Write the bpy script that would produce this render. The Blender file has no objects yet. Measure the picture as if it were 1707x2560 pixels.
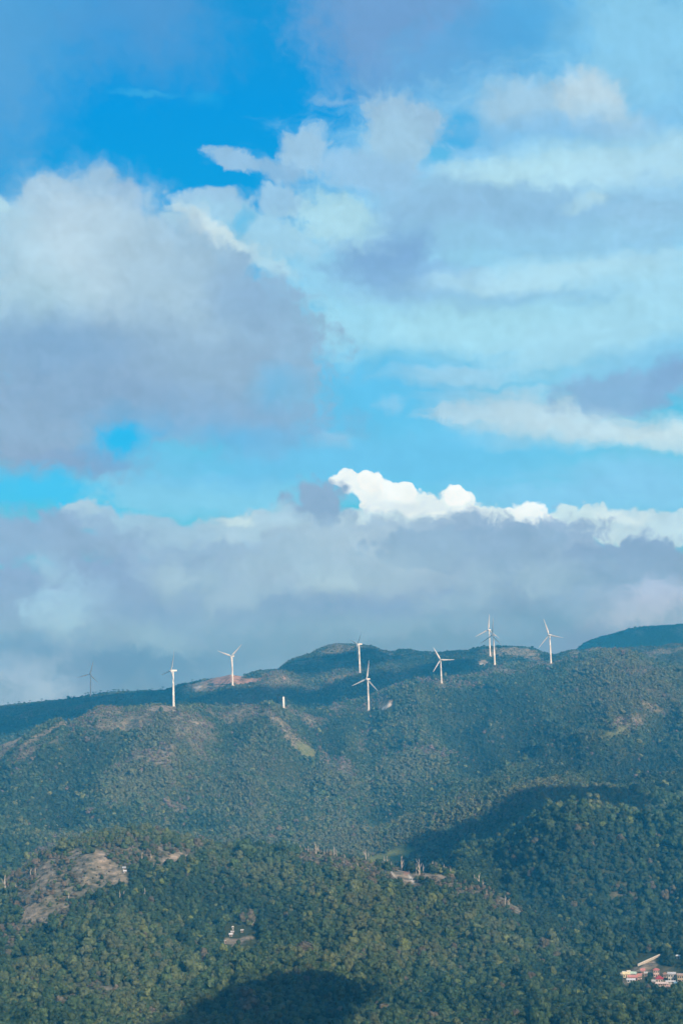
import bpy, bmesh, math, random, os
import numpy as np
from mathutils import Vector, Matrix

SKIP = ""
random.seed(7)
rng = np.random.default_rng(11)
SC = bpy.context.scene
COL = SC.collection
R = math.radians

# ----------------------------------------------------------------- camera, sky light, sun, exposure
F_PX = 3700.0                      # focal length in pixels of the 1707 px wide photograph
PITCH = math.atan(460.0 / F_PX)
ROLL = R(1.75)
fwd = Vector((0, math.cos(PITCH), math.sin(PITCH)))
up0 = Vector((0, -math.sin(PITCH), math.cos(PITCH)))
rt0 = Vector((1, 0, 0))
cx = rt0 * math.cos(ROLL) - up0 * math.sin(ROLL)
cy = rt0 * math.sin(ROLL) + up0 * math.cos(ROLL)
cam_data = bpy.data.cameras.new("camera")
cam = bpy.data.objects.new("camera", cam_data)
COL.objects.link(cam)
cam.matrix_world = Matrix(((cx.x, cy.x, -fwd.x, 0), (cx.y, cy.y, -fwd.y, 0), (cx.z, cy.z, -fwd.z, 0), (0, 0, 0, 1)))
cam_data.sensor_fit = 'HORIZONTAL'
cam_data.sensor_width = 36.0
cam_data.lens = 36.0 * F_PX / 1707.0
cam_data.clip_start = 1.0
cam_data.clip_end = 90000.0
SC.camera = cam

SUN_EL, SUN_AZ = R(30), R(145)     # azimuth clockwise from +Y (view direction): behind the viewer, to the right
sun_dir = Vector((math.sin(SUN_AZ) * math.cos(SUN_EL), math.cos(SUN_AZ) * math.cos(SUN_EL), math.sin(SUN_EL)))
sl = bpy.data.lights.new("sun", 'SUN')
sl.energy = 5.0
sl.angle = R(0.5)
sl.color = (1.0, 0.93, 0.82)
sun = bpy.data.objects.new("sun", sl)
COL.objects.link(sun)
sun.rotation_euler = sun_dir.to_track_quat('Z', 'Y').to_euler()

W = bpy.data.worlds.new("World")
SC.world = W
W.use_nodes = True
wn = W.node_tree.nodes
wl = W.node_tree.links
wn.clear()
wo = wn.new('ShaderNodeOutputWorld')
wb = wn.new('ShaderNodeBackground')
ws = wn.new('ShaderNodeTexSky')
ws.sky_type = 'NISHITA'
ws.sun_disc = False
ws.sun_elevation = SUN_EL
ws.sun_rotation = SUN_AZ
wb.inputs['Strength'].default_value = 0.08
wl.new(ws.outputs[0], wb.inputs[0])
wl.new(wb.outputs[0], wo.inputs[0])

SC.view_settings.view_transform = 'Standard'
SC.view_settings.look = 'None'
SC.view_settings.exposure = 0.0
SC.view_settings.gamma = 1.0
SC.render.engine = 'CYCLES'
SC.cycles.max_bounces = 3
SC.cycles.diffuse_bounces = 2
SC.cycles.glossy_bounces = 1
SC.cycles.transmission_bounces = 1
SC.cycles.volume_bounces = 0
SC.cycles.use_denoising = True
SC.render.filter_size = 1.5

# the air: even haze round the whole scene (built last); the sky dome's colours allow for what it takes and adds
HAZE_D, HAZE_C, HAZE_TOP, HAZE_END = 1.85e-4, (.05, .50, 1.0), 300.0, 6300.0
HAZE_S = (.33, .42, .53)

# ----------------------------------------------------------------- helpers
def lin(c):
    out = []
    for v in c[:3]:
        v = v / 255.0
        out.append(v / 12.92 if v <= 0.04045 else ((v + 0.055) / 1.055) ** 2.4)
    return (*out, 1.0)

Xc, Yc, Fc = np.array(cx), np.array(cy), np.array(fwd)

def px_dir(x, y):
    """direction of a point of the 1707 x 2560 photograph"""
    x = np.asarray(x, float); y = np.asarray(y, float)
    d = ((x - 853.5) / F_PX)[..., None] * Xc + ((1280.0 - y) / F_PX)[..., None] * Yc + Fc
    return d / np.linalg.norm(d, axis=-1, keepdims=True)

def dir_azt(d):
    """azimuth (rad, clockwise from +Y) and tangent of the elevation"""
    return np.arctan2(d[..., 0], d[..., 1]), d[..., 2] / np.hypot(d[..., 0], d[..., 1])

def world_px(p):
    p = np.asarray(p, float)
    zc = p @ Fc
    return 853.5 + F_PX * (p @ Xc) / zc, 1280.0 - F_PX * (p @ Yc) / zc

def hash2(ix, iy, seed):
    h = (ix.astype(np.int64) * 374761393 + iy.astype(np.int64) * 668265263 + seed * 974634777) & 0xFFFFFFFF
    h = ((h ^ (h >> 13)) * 1274126177) & 0xFFFFFFFF
    h = h ^ (h >> 16)
    return (h & 0xFFFFFF) / float(0xFFFFFF)

def vnoise(x, y, seed=0):
    ix = np.floor(x); iy = np.floor(y)
    fx = x - ix; fy = y - iy
    fx = fx * fx * fx * (fx * (fx * 6 - 15) + 10); fy = fy * fy * fy * (fy * (fy * 6 - 15) + 10)
    ix = ix.astype(np.int64); iy = iy.astype(np.int64)
    a = hash2(ix, iy, seed); b = hash2(ix + 1, iy, seed); c = hash2(ix, iy + 1, seed); d = hash2(ix + 1, iy + 1, seed)
    return (a * (1 - fx) + b * fx) * (1 - fy) + (c * (1 - fx) + d * fx) * fy

def fbm(x, y, seed=0, oct=4):
    s = 0; a = 0.5; t = 0
    for o in range(oct):
        s = s + a * vnoise(x, y, seed + o * 17); t += a
        x = x * 2.03 + 13.7; y = y * 2.03 - 7.1; a *= 0.5
    return s / t

def ridged(x, y, seed=0, oct=3):
    s = 0; a = 0.5; t = 0
    for o in range(oct):
        s = s + a * (1 - np.abs(2 * vnoise(x, y, seed + o * 31) - 1)); t += a
        x = x * 2.1 + 3.1; y = y * 2.1 + 9.2; a *= 0.45
    return s / t

def sstep(a, b, x):
    t = np.clip((x - a) / (b - a), 0, 1)
    return t * t * (3 - 2 * t)

def tag(o, label=None, cat=None, group=None, kind=None):
    if label: o["label"] = label
    if cat: o["category"] = cat
    if group: o["group"] = group
    if kind: o["kind"] = kind
    return o

def link(name, me, mat=None, parent=None):
    o = bpy.data.objects.new(name, me)
    COL.objects.link(o)
    if mat is not None and me is not None and not me.materials: me.materials.append(mat)
    if parent is not None: o.parent = parent
    return o

def mesh_np(name, verts, faces, smooth=False):
    """verts (n,3), faces (m,k) with one k"""
    me = bpy.data.meshes.new(name)
    verts = np.ascontiguousarray(verts, dtype=np.float32); faces = np.ascontiguousarray(faces, dtype=np.int32)
    k = faces.shape[1]
    me.vertices.add(len(verts)); me.vertices.foreach_set("co", verts.ravel())
    me.loops.add(faces.size); me.loops.foreach_set("vertex_index", faces.ravel())
    me.polygons.add(len(faces))
    me.polygons.foreach_set("loop_start", np.arange(0, faces.size, k, dtype=np.int32))
    me.polygons.foreach_set("loop_total", np.full(len(faces), k, dtype=np.int32))
    if smooth: me.polygons.foreach_set("use_smooth", np.ones(len(faces), dtype=bool))
    me.update(calc_edges=True)
    return me

def mesh_bm(name, bm, smooth=False):
    bmesh.ops.recalc_face_normals(bm, faces=bm.faces[:])
    me = bpy.data.meshes.new(name)
    bm.to_mesh(me); bm.free()
    if smooth:
        for p in me.polygons: p.use_smooth = True
    return me

def new_mat(name):
    m = bpy.data.materials.new(name)
    m.use_nodes = True
    nt = m.node_tree
    return m, nt, nt.nodes['Principled BSDF'], nt.nodes['Material Output']

def paint(name, col, rough=0.5, noise=0.08, scale=0.6):
    """painted or plain surface with a little wear"""
    m, nt, b, out = new_mat(name)
    tc = nt.nodes.new('ShaderNodeTexCoord')
    n = nt.nodes.new('ShaderNodeTexNoise'); n.inputs['Scale'].default_value = scale; n.inputs['Detail'].default_value = 5
    r = nt.nodes.new('ShaderNodeValToRGB')
    r.color_ramp.elements[0].position = 0.3; r.color_ramp.elements[1].position = 0.7
    r.color_ramp.elements[0].color = (*[c * (1 - 2 * noise) for c in col[:3]], 1)
    r.color_ramp.elements[1].color = (*[min(1, c * (1 + noise)) for c in col[:3]], 1)
    nt.links.new(tc.outputs['Object'], n.inputs['Vector']); nt.links.new(n.outputs['Fac'], r.inputs[0])
    nt.links.new(r.outputs[0], b.inputs['Base Color'])
    b.inputs['Roughness'].default_value = rough
    b.inputs['Specular IOR Level'].default_value = 0.3
    return m

# ----------------------------------------------------------------- the lie of the land
# ridges as traced from the photograph: (x, y) in photograph pixels, each with its own distance in metres
B_PX = [(-300, 2240), (0, 2212), (60, 2175), (110, 2137), (170, 2115), (215, 2094), (260, 2090), (330, 2086), (400, 2090), (440, 2100), (480, 2114), (560, 2127), (640, 2127), (700, 2130), (760, 2132), (830, 2140), (900, 2152), (960, 2170), (1030, 2182), (1090, 2184), (1150, 2198), (1200, 2218), (1260, 2252), (1320, 2288), (1400, 2322), (1480, 2338), (1560, 2335), (1640, 2320), (1707, 2305), (2000, 2280)]
B_R = [(-300, 1420), (0, 1440), (300, 1480), (700, 1530), (1000, 1540), (1200, 1500), (1400, 1420), (1707, 1420), (2000, 1420)]
A_PX = [(-300, 2400), (0, 2380), (300, 2330), (600, 2365), (900, 2390), (1200, 2420), (1450, 2452), (1707, 2455), (2000, 2460)]
S_PX = [(-300, 2205), (0, 2200), (700, 2195), (900, 2178), (989, 2170), (1060, 2174), (1109, 2172), (1158, 2134), (1234, 2122), (1289, 2092), (1327, 2060), (1376, 2041), (1441, 2025), (1534, 2034), (1615, 2050), (1660, 2046), (1707, 2038), (2000, 2030)]
L_PX = [(-300, 2080), (0, 2070), (430, 2050), (700, 2080), (930, 2085), (1100, 2030), (1300, 1975), (1600, 1955), (1707, 1950), (2000, 1950)]
C_PX = [(-300, 1930), (0, 1864), (44, 1847), (102, 1822), (135, 1809), (175, 1809), (204, 1795), (225, 1780), (247, 1769), (273, 1767), (309, 1773), (345, 1771), (382, 1764), (404, 1762), (434, 1767), (509, 1767), (545, 1775), (575, 1776), (585, 1773), (611, 1768), (640, 1771), (676, 1760), (709, 1767), (738, 1773), (771, 1780), (789, 1780), (829, 1767), (865, 1756), (902, 1751), (938, 1733), (975, 1718), (1011, 1705), (1047, 1696), (1100, 1693), (1168, 1690), (1210, 1679), (1236, 1666), (1290, 1660), (1376, 1659), (1423, 1648), (1465, 1640), (1508, 1635), (1572, 1636), (1614, 1648), (1657, 1662), (1707, 1666), (2000, 1690)]
C_R = [(-300, 2500), (0, 2550), (430, 2640), (700, 2750), (920, 3080), (1100, 3020), (1236, 3120), (1380, 3240), (1600, 3280), (2000, 3280)]
E_PX = [(-300, 1830), (0, 1792), (200, 1768), (380, 1747), (430, 1737), (470, 1728), (520, 1719), (582, 1715), (629, 1708), (680, 1700), (738, 1704), (811, 1700), (865, 1690), (900, 1684), (956, 1673), (1011, 1672), (1065, 1664), (1090, 1656), (1140, 1650), (1197, 1642), (1260, 1648), (1350, 1652), (1420, 1645), (1500, 1636), (1576, 1634), (1636, 1626), (1707, 1621), (2000, 1610)]
E_R = [(-300, 3600), (0, 3600), (430, 3400), (580, 3300), (800, 3340), (900, 3300), (1050, 3400), (1220, 3440), (1400, 3480), (1600, 3900), (2000, 3950)]
D_PX = [(-300, 1800), (0, 1767), (22, 1764), (84, 1758), (120, 1753), (171, 1750), (218, 1740), (255, 1735), (291, 1732), (327, 1731), (364, 1727), (400, 1729), (429, 1720), (455, 1711), (509, 1702), (538, 1695), (556, 1692), (575, 1687), (607, 1691), (629, 1682), (647, 1677), (695, 1676), (709, 1664), (731, 1649), (775, 1636), (796, 1624), (818, 1616), (844, 1612), (873, 1614), (898, 1613), (931, 1616), (949, 1624), (971, 1629), (985, 1630), (996, 1625), (1025, 1625), (1047, 1631), (1095, 1633), (1138, 1628), (1168, 1627), (1197, 1619), (1240, 1616), (1304, 1617), (1334, 1621), (1355, 1632), (1375, 1642), (1402, 1655), (1450, 1672), (1600, 1690), (2000, 1700)]
D_R = [(-300, 4000), (0, 4000), (226, 4000), (430, 3720), (580, 3480), (700, 3720), (850, 3900), (1000, 3820), (1200, 3640), (1400, 3700), (1600, 4200), (2000, 4200)]
F_PXL = [(-300, 1850), (1200, 1760), (1380, 1668), (1425, 1636), (1465, 1606), (1500, 1593), (1530, 1586), (1570, 1574), (1602, 1568), (1650, 1565), (1707, 1561), (2000, 1550)]

AZ = np.concatenate([np.radians(np.linspace(-180, -30, 31)), np.radians(np.linspace(-29, -16.2, 40)), np.radians(np.linspace(-16, 16, 760)), np.radians(np.linspace(16.2, 29, 40)), np.radians(np.linspace(30, 180, 31))])
RG = np.concatenate([[1.0], np.linspace(12, 780, 40), np.arange(800, 2000, 6.0), np.arange(2000, 4200, 8.0), np.arange(4210, 5600, 25.0), np.linspace(5700, 6100, 8)])

def curve_azt(pts):
    a = np.array(pts, float)
    # densify, then turn every pixel into azimuth and slope
    xs = np.linspace(a[0, 0], a[-1, 0], 700)
    ys = np.interp(xs, a[:, 0], a[:, 1])
    az, t = dir_azt(px_dir(xs, ys))
    return az, t

def t_of(pts):
    az, t = curve_azt(pts)
    return np.interp(AZ, az, t)

def r_of(pts):
    a = np.array(pts, float)
    az, _ = dir_azt(px_dir(a[:, 0], np.full(len(a), 1800.0)))
    return np.interp(AZ, az, a[:, 1])

def tconst(y):
    return t_of([(-300, y), (2000, y)])

n = len(AZ)
one = np.ones(n)
rB, rC, rE, rD = r_of(B_R), r_of(C_R), r_of(E_R), r_of(D_R)
zB, zC, zE, zD = rB * t_of(B_PX), rC * t_of(C_PX), rE * t_of(E_PX), rD * t_of(D_PX)
rS = rB + 260; zS = rS * t_of(S_PX)
rL = rS + 330; zL = rL * t_of(L_PX)
zF = 5200 * t_of(F_PXL)
rows = [
    (12 * one, -7 * one), (400 * one, -112 * one), (800 * one, 800 * tconst(2660)), (960 * one, 960 * tconst(2545)),
    (1200 * one, 1200 * t_of(A_PX)), (rB, zB), (rB + 120, np.minimum(zB, zS) - 16), (rS, zS), (rS + 130, np.minimum(zS, zL) - 14),
    (rL, zL), (rL + 0.45 * (rC - rL), zL + 0.36 * (zC - zL)), (rC, zC), (rC + 110, np.minimum(zC, zE) - 34), (rE, zE), (rE + 55, zE + 2), (rD, zD), (rD + 350, np.minimum(zD, zF) - 70),
    (5200 * one, zF), (6000 * one, zF - 150), (9000 * one, np.minimum(-200, zF - 160)),
]
CR = np.stack([r for r, z in rows], 1)     # (n, k)
CZ = np.stack([z for r, z in rows], 1)

def pchip_cols(CR, CZ, RG):
    h = np.diff(CR, axis=1); d = np.diff(CZ, axis=1) / h
    m = np.zeros_like(CZ)
    same = (d[:, :-1] * d[:, 1:]) > 0
    w1 = 2 * h[:, 1:] + h[:, :-1]; w2 = h[:, 1:] + 2 * h[:, :-1]
    with np.errstate(divide='ignore', invalid='ignore'):
        hm = (w1 + w2) / (w1 / d[:, :-1] + w2 / d[:, 1:])
    m[:, 1:-1] = np.where(same, hm, 0)
    m[:, 0] = d[:, 0]; m[:, -1] = d[:, -1]
    Z = np.zeros((CR.shape[0], len(RG)))
    for i in range(CR.shape[0]):
        k = np.clip(np.searchsorted(CR[i], RG, side='right') - 1, 0, CR.shape[1] - 2)
        hh = h[i, k]; t = np.clip((RG - CR[i, k]) / hh, 0, 1)
        t2 = t * t; t3 = t2 * t
        Z[i] = (2 * t3 - 3 * t2 + 1) * CZ[i, k] + (t3 - 2 * t2 + t) * hh * m[i, k] + (-2 * t3 + 3 * t2) * CZ[i, k + 1] + (t3 - t2) * hh * m[i, k + 1]
    return Z

Z = pchip_cols(CR, CZ, RG)
# away from the view the hills sink to a plain
side = 1 - sstep(R(26), R(50), np.abs(AZ))
Z = Z * side[:, None] + (np.where(RG < 800, np.interp(RG, [12, 400, 800], [-7, -112, -200]), -200.0))[None, :] * (1 - side[:, None])

GX = np.sin(AZ)[:, None] * RG[None, :]
GY = np.cos(AZ)[:, None] * RG[None, :]

def bump(r0, r1):
    """window that is 0 at both ridges and 1 between them"""
    t = np.clip((RG[None, :] - r0[:, None]) / (r1 - r0)[:, None], 0, 1)
    return np.sin(np.pi * t)

def folds(X, Y):
    return (ridged(X / 330 + 0.4 * fbm(X / 500, Y / 500, 3), Y / 900 + 2.2, 5, 3) - 0.62, ridged(X / 120 + fbm(X / 300, Y / 300, 8), Y / 260, 9, 3) - 0.62)
gul, gul2 = folds(GX, GY)
Z += bump(rL, rC) * (150 * gul + 44 * gul2)
Z += bump(rC + 110, rD) * (60 * gul + 22 * gul2)
Z += bump(rB + 60, rL) * (22 * gul2)
Z += bump(960 * one, rB) * (12 * (fbm(GX / 160, GY / 220, 21) - 0.5) + 20 * gul2)
Z += (1.6 * (fbm(GX / 18, GY / 18, 31, 3) - 0.5)) * sstep(700, 1000, RG)[None, :]

def height(az, r):
    fa = np.interp(az, AZ, np.arange(n)); fr = np.interp(r, RG, np.arange(len(RG)))
    ia = np.clip(fa.astype(int), 0, n - 2); ir = np.clip(fr.astype(int), 0, len(RG) - 2)
    ta = fa - ia; tr = fr - ir
    return (Z[ia, ir] * (1 - ta) + Z[ia + 1, ir] * ta) * (1 - tr) + (Z[ia, ir + 1] * (1 - ta) + Z[ia + 1, ir + 1] * ta) * tr

def hit(x, y, rmin=300, rmax=8900):
    """first point of the land seen at a pixel of the photograph"""
    az, t = dir_azt(px_dir(x, y))
    rr = np.arange(rmin, rmax, 2.0)
    g = height(np.full(rr.shape, float(az)), rr) - rr * float(t)
    k = np.argmax(g > 0) if (g > 0).any() else int(np.argmax(g / rr))
    r = rr[k]
    return Vector((math.sin(az) * r, math.cos(az) * r, float(height(np.array([float(az)]), np.array([r]))[0])))

# bare spurs that run down the big slope
FOLDS = []
def fold_h(X, Y, P, h, w):
    best = np.full(X.shape, 1e9)
    for a, b in zip(P[:-1], P[1:]):
        dx, dy = b.x - a.x, b.y - a.y
        t = np.clip(((X - a.x) * dx + (Y - a.y) * dy) / (dx * dx + dy * dy), 0, 1)
        best = np.minimum(best, np.hypot(X - a.x - t * dx, Y - a.y - t * dy))
    return h * np.exp(-(best / w) ** 2)

def spur(pts, h, w):
    global Z
    P = [hit(x, y, 1950) for x, y in pts]
    FOLDS.append((P, h, w))
    Z += fold_h(GX, GY, P, h, w)
spur([(665, 1785), (715, 1822), (765, 1868), (820, 1905), (880, 1950)], 16, 55)
spur([(445, 1790), (430, 1830), (400, 1900)], 9, 60)
spur([(1230, 1730), (1180, 1800), (1110, 1880)], 12, 80)
spur([(1540, 1700), (1480, 1800), (1380, 1900)], 12, 80)
spur([(1000, 1745), (1050, 1830), (1095, 1890), (1010, 1965)], 16, 55)
# and the gullies between them
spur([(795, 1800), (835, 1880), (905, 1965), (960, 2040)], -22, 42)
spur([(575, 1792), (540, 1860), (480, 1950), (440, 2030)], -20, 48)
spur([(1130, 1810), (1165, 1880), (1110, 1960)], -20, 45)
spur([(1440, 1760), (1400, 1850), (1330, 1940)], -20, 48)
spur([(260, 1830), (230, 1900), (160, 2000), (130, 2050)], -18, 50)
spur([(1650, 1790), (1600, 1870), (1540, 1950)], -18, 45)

VIS = np.maximum.accumulate(Z / RG[None, :], axis=1)     # tallest slope met so far along each azimuth

def vis_margin(az, r, z, h):
    fa = np.clip(np.rint(np.interp(az, AZ, np.arange(n))).astype(int), 0, n - 1)
    ir = np.clip(np.searchsorted(RG, r) - 1, 0, len(RG) - 1)
    return (z + h) / r - VIS[fa, ir]

# ----------------------------------------------------------------- ground cover (where forest gives way to soil and grass)
def inside(poly, x, y):
    p = np.array(poly, float); c = np.zeros(x.shape, bool); j = len(p) - 1
    for i in range(len(p)):
        xi, yi = p[i]; xj, yj = p[j]
        if yi != yj:
            c ^= ((yi > y) != (yj > y)) & (x < (xj - xi) * (y - yi) / (yj - yi) + xi)
        j = i
    return c

def blob(x, y, cx_, cy_, rx, ry, rot=0):
    a = R(rot); dx = x - cx_; dy = y - cy_
    u = (dx * math.cos(a) + dy * math.sin(a)) / rx; v = (-dx * math.sin(a) + dy * math.cos(a)) / ry
    return np.hypot(u, v)

# (x, y, rx, ry, turn, kind, strength, nearest distance)   kinds: s soil, g grass, r red earth, w pale concrete or gravel, d dry brush
PATCH = [
    (95, 2240, 85, 84, -30, 'd', .95, 1000), (170, 2190, 110, 66, 25, 'd', .85, 1000), (250, 2170, 70, 56, 30, 'd', .9, 1000), (120, 2280, 80, 44, -25, 'd', .9, 1000), (330, 2130, 130, 34, 0, 'd', .75, 1000), (60, 2190, 70, 30, -30, 'd', .8, 1000), (40, 2330, 60, 26, -30, 'd', .6, 1000), (215, 2170, 40, 50, -30, 's', .35, 1000), (440, 2140, 70, 22, -8, 'd', .8, 1000),
    (255, 2150, 14, 46, -40, 's', .9, 1000), (275, 2180, 25, 20, 0, 's', .65, 1000), (290, 2200, 34, 22, 10, 's', .55, 1000), (200, 2130, 30, 10, -10, 's', .6, 1000),
    (120, 2190, 26, 40, 10, 's', .55, 1000), (85, 2280, 46, 18, 0, 's', .6, 1000), (110, 2130, 60, 14, -20, 'd', .6, 1000),
    (440, 2145, 42, 14, -8, 's', .95, 1000), (425, 2155, 22, 14, 0, 's', .7, 1000), (402, 2120, 7, 22, 0, 's', .6, 1000), (395, 2165, 22, 16, 0, 'd', .7, 1000),
    (305, 2138, 6, 3.5, 0, 'r', .8, 1000), (337, 2122, 7, 3, 0, 'r', .8, 1000),
    (584, 2355, 36, 9, 6, 's', .85, 900), (612, 2349, 24, 6, -12, 's', .8, 900), (590, 2364, 12, 9, 0, 's', .6, 900),
    (800, 2148, 80, 20, 4, 'd', .9, 1000), (890, 2170, 80, 22, 8, 'd', .95, 1000), (1010, 2200, 50, 26, 20, 'd', .95, 1000), (1010, 2195, 30, 16, 20, 's', .8, 1000), (1070, 2198, 70, 16, 6, 'd', .95, 1000), (1070, 2190, 50, 7, 6, 's', .7, 1000),
    (1017, 2182, 8, 6, 0, 'r', 1.0, 1000), (1029, 2200, 4, 14, -35, 'w', .8, 1000), (985, 2192, 3, 20, -30, 'w', .5, 1000), (1120, 2212, 70, 20, 10, 'd', .9, 1000), (1250, 2262, 60, 22, 25, 'd', .9, 1000), (1180, 2230, 60, 14, 15, 'd', .8, 1000), (870, 2178, 110, 16, 6, 'd', 1, 1000), (1000, 2206, 90, 18, 8, 'd', 1, 1000), (1150, 2228, 90, 18, 14, 'd', 1, 1000), (1265, 2268, 60, 16, 25, 'd', 1, 1000), (1080, 2196, 40, 9, 5, 's', .7, 1000),
    (985, 2142, 58, 22, -18, 'g', 1.0, 1560), (945, 2150, 30, 10, 0, 'g', .9, 1560), (1196, 2048, 12, 8, 0, 'g', .9, 1800), (1120, 2072, 16, 10, 0, 'g', .7, 1800),
    (310, 1806, 90, 26, -4, 'd', .8, 2200), (405, 1772, 40, 10, 0, 's', .85, 2200), (460, 1796, 60, 18, 8, 'd', .8, 2200), (500, 1808, 26, 4, 5, 's', .6, 2200), (120, 1830, 120, 8, -28, 's', .55, 2200), (30, 1856, 60, 5, -20, 's', .6, 2200), (240, 1790, 40, 18, -20, 'd', .7, 2200),
    (700, 1810, 56, 12, 40, 'd', .9, 2200), (750, 1862, 66, 18, 42, 'd', .9, 2200), (770, 1880, 36, 16, 40, 'g', .7, 2200), (640, 1780, 50, 10, 0, 'd', .6, 2200), (830, 1905, 60, 16, 35, 'd', .6, 2200),
    (905, 1850, 14, 40, 10, 'd', .5, 2200), (1080, 1880, 80, 16, 10, 'd', .6, 2200), (930, 1762, 50, 12, -20, 'd', .6, 2200), (1140, 1712, 80, 14, 0, 'd', .55, 2200), (960, 1755, 18, 20, 30, 'd', .7, 2200),
    (966, 1767, 15, 4, -28, 'w', 1.0, 2200), (976, 1756, 5, 11, 25, 's', 1.0, 2200), (960, 1762, 22, 12, -20, 'd', .8, 2200),
    (1570, 1810, 60, 22, -15, 'd', .8, 2200), (1540, 1830, 40, 10, -20, 'g', .55, 2200), (1630, 1770, 50, 14, 20, 'd', .6, 2200), (1600, 1680, 60, 14, 0, 'd', .6, 2200), (1650, 1735, 50, 12, 20, 'd', .45, 2200),
    (565, 1698, 52, 14, -8, 'r', 1.0, 3200), (645, 1703, 66, 9, -4, 'r', .9, 3200), (545, 1708, 16, 10, 0, 'r', 1.0, 3200), (600, 1706, 16, 8, 0, 'r', 1.0, 3200), (505, 1714, 30, 10, -10, 's', .8, 3200), (520, 1720, 50, 12, -8, 'd', .8, 3200), (470, 1722, 40, 14, -10, 'd', .6, 3200), (690, 1702, 80, 6, 0, 'd', .8, 3200), (500, 1718, 7, 4, 0, 'w', .7, 3200), (492, 1720, 6, 3, 0, 'w', .6, 3200),
    (860, 1692, 60, 7, -18, 'd', .85, 3200), (780, 1725, 60, 6, -14, 'd', .7, 3200), (1000, 1690, 60, 14, -5, 'd', .5, 3200), (850, 1628, 50, 10, 0, 'd', .7, 3500), (960, 1640, 30, 16, 20, 'd', .5, 3500),
    (1290, 1630, 66, 13, 4, 'd', .95, 3300), (1250, 1630, 60, 10, 0, 'd', .6, 3300), (1330, 1645, 46, 9, 18, 'd', .8, 3300), (1208, 1657, 16, 6, 0, 's', 1.0, 3200), (1203, 1662, 9, 3.5, 0, 'w', .8, 3200),
    (1640, 1632, 60, 7, -6, 'd', .8, 3500), (1660, 1625, 60, 5, -5, 'd', .6, 3500),
    (1620, 2418, 26, 15, -20, 's', .9, 900), (1600, 2428, 24, 9, 0, 's', .6, 900), (1640, 2440, 60, 22, 0, 's', .25, 900), (1570, 2448, 30, 14, 0, 's', .5, 900),
    (470, 2395, 26, 10, 0, 'g', .7, 900), (520, 2406, 30, 8, 0, 'g', .7, 900), (60, 2405, 40, 12, 0, 'g', .6, 900), (150, 2432, 36, 10, 0, 'g', .6, 900), (370, 2352, 30, 9, 0, 'g', .3, 900),
    (255, 2480, 70, 26, 10, 'd', .8, 850), (170, 2510, 50, 16, 0, 'd', .6, 850), (380, 2545, 50, 14, 0, 'd', .7, 850), (900, 2400, 40, 9, 0, 'd', .6, 900), (640, 2420, 60, 10, -20, 'd', .4, 900), (1560, 2240, 40, 26, 0, 'd', .4, 900), (1450, 2330, 60, 10, 0, 'd', .35, 900), (1390, 2410, 40, 12, 0, 'd', .45, 900), (1420, 2500, 50, 12, 0, 'd', .5, 900), (1640, 2460, 70, 12, 0, 's', .3, 900),
]

def cover(X, Y, Zz, nz):
    """weights of the cover kinds at points of the land"""
    P = np.stack([X, Y, Zz], -1)
    r = np.hypot(X, Y)
    ok = (P @ Fc) > 300
    px, py = world_px(np.where(ok[..., None], P, np.array([0, 1000.0, 0])))
    out = {k: np.zeros(X.shape) for k in 'sgrwd'}
    for (x0, y0, rx, ry, rot, k, a, rm) in PATCH:
        d = blob(px, py, x0, y0, rx, ry, rot) + 0.9 * (nz - 0.5)
        w = a * (1 - sstep(0.62, 1.12, d)) * ok * (r > rm) * (r < (rm + 1100 if rm < 2000 else 9000))
        out[k] = np.maximum(out[k], w)
    az = np.arctan2(X, Y)
    dc = (np.interp(az, AZ, rC) - r)
    crest = (1 - sstep(30, 150, np.abs(dc - 30))) * sstep(.40, .62, fbm(X / 70, Y / 110, 63, 3)) * .85
    out['d'] = np.maximum(out['d'], crest)
    g1, g2 = folds(X, Y)
    mid = sstep(.18, .36, g1 + .6 * g2 + .5 * (fbm(X / 60, Y / 60, 67, 3) - .5)) * .75 * (r > 2150)
    out['d'] = np.maximum(out['d'], mid)
    return out

nzG = fbm(GX / 9, GY / 14, 77, 3)
cov = cover(GX, GY, Z, nzG)
nv = n * len(RG)
verts = np.stack([GX, GY, Z], -1).reshape(-1, 3)
ii = (np.arange(n - 1)[:, None] * len(RG) + np.arange(len(RG) - 1)[None, :]).ravel()
faces = np.stack([ii, ii + len(RG), ii + len(RG) + 1, ii + 1], 1)
g_me = mesh_np("hills", verts, faces, smooth=True)
at = g_me.attributes.new("bare", 'FLOAT_COLOR', 'POINT')
at.data.foreach_set("color", np.stack([cov['s'], cov['g'], cov['r'], cov['w']], -1).astype(np.float32).ravel())
at = g_me.attributes.new("brush", 'FLOAT', 'POINT')
at.data.foreach_set("value", cov['d'].astype(np.float32).ravel())

m_ground, nt, bs, out = new_mat("hill_ground")
N = nt.nodes; Lk = nt.links
geo = N.new('ShaderNodeNewGeometry')
def gnoise(scale, detail=4):
    v = N.new('ShaderNodeTexNoise'); v.inputs['Scale'].default_value = scale; v.inputs['Detail'].default_value = detail
    v.inputs['Roughness'].default_value = 0.65
    Lk.new(geo.outputs['Position'], v.inputs['Vector']); return v.outputs['Fac']
def ramp2(fac, c0, c1, p0=0.35, p1=0.65):
    r = N.new('ShaderNodeValToRGB'); e = r.color_ramp.elements
    e[0].position, e[1].position = p0, p1; e[0].color = (*c0, 1); e[1].color = (*c1, 1)
    Lk.new(fac, r.inputs[0]); return r.outputs[0]
def mixc(fac, a, b):
    m = N.new('ShaderNodeMix'); m.data_type = 'RGBA'
    Lk.new(fac, m.inputs[0]); Lk.new(a, m.inputs[6]); Lk.new(b, m.inputs[7]); return m.outputs[2]
n_big, n_mid, n_fine = gnoise(0.02), gnoise(0.11), gnoise(0.45, 3)
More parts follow.
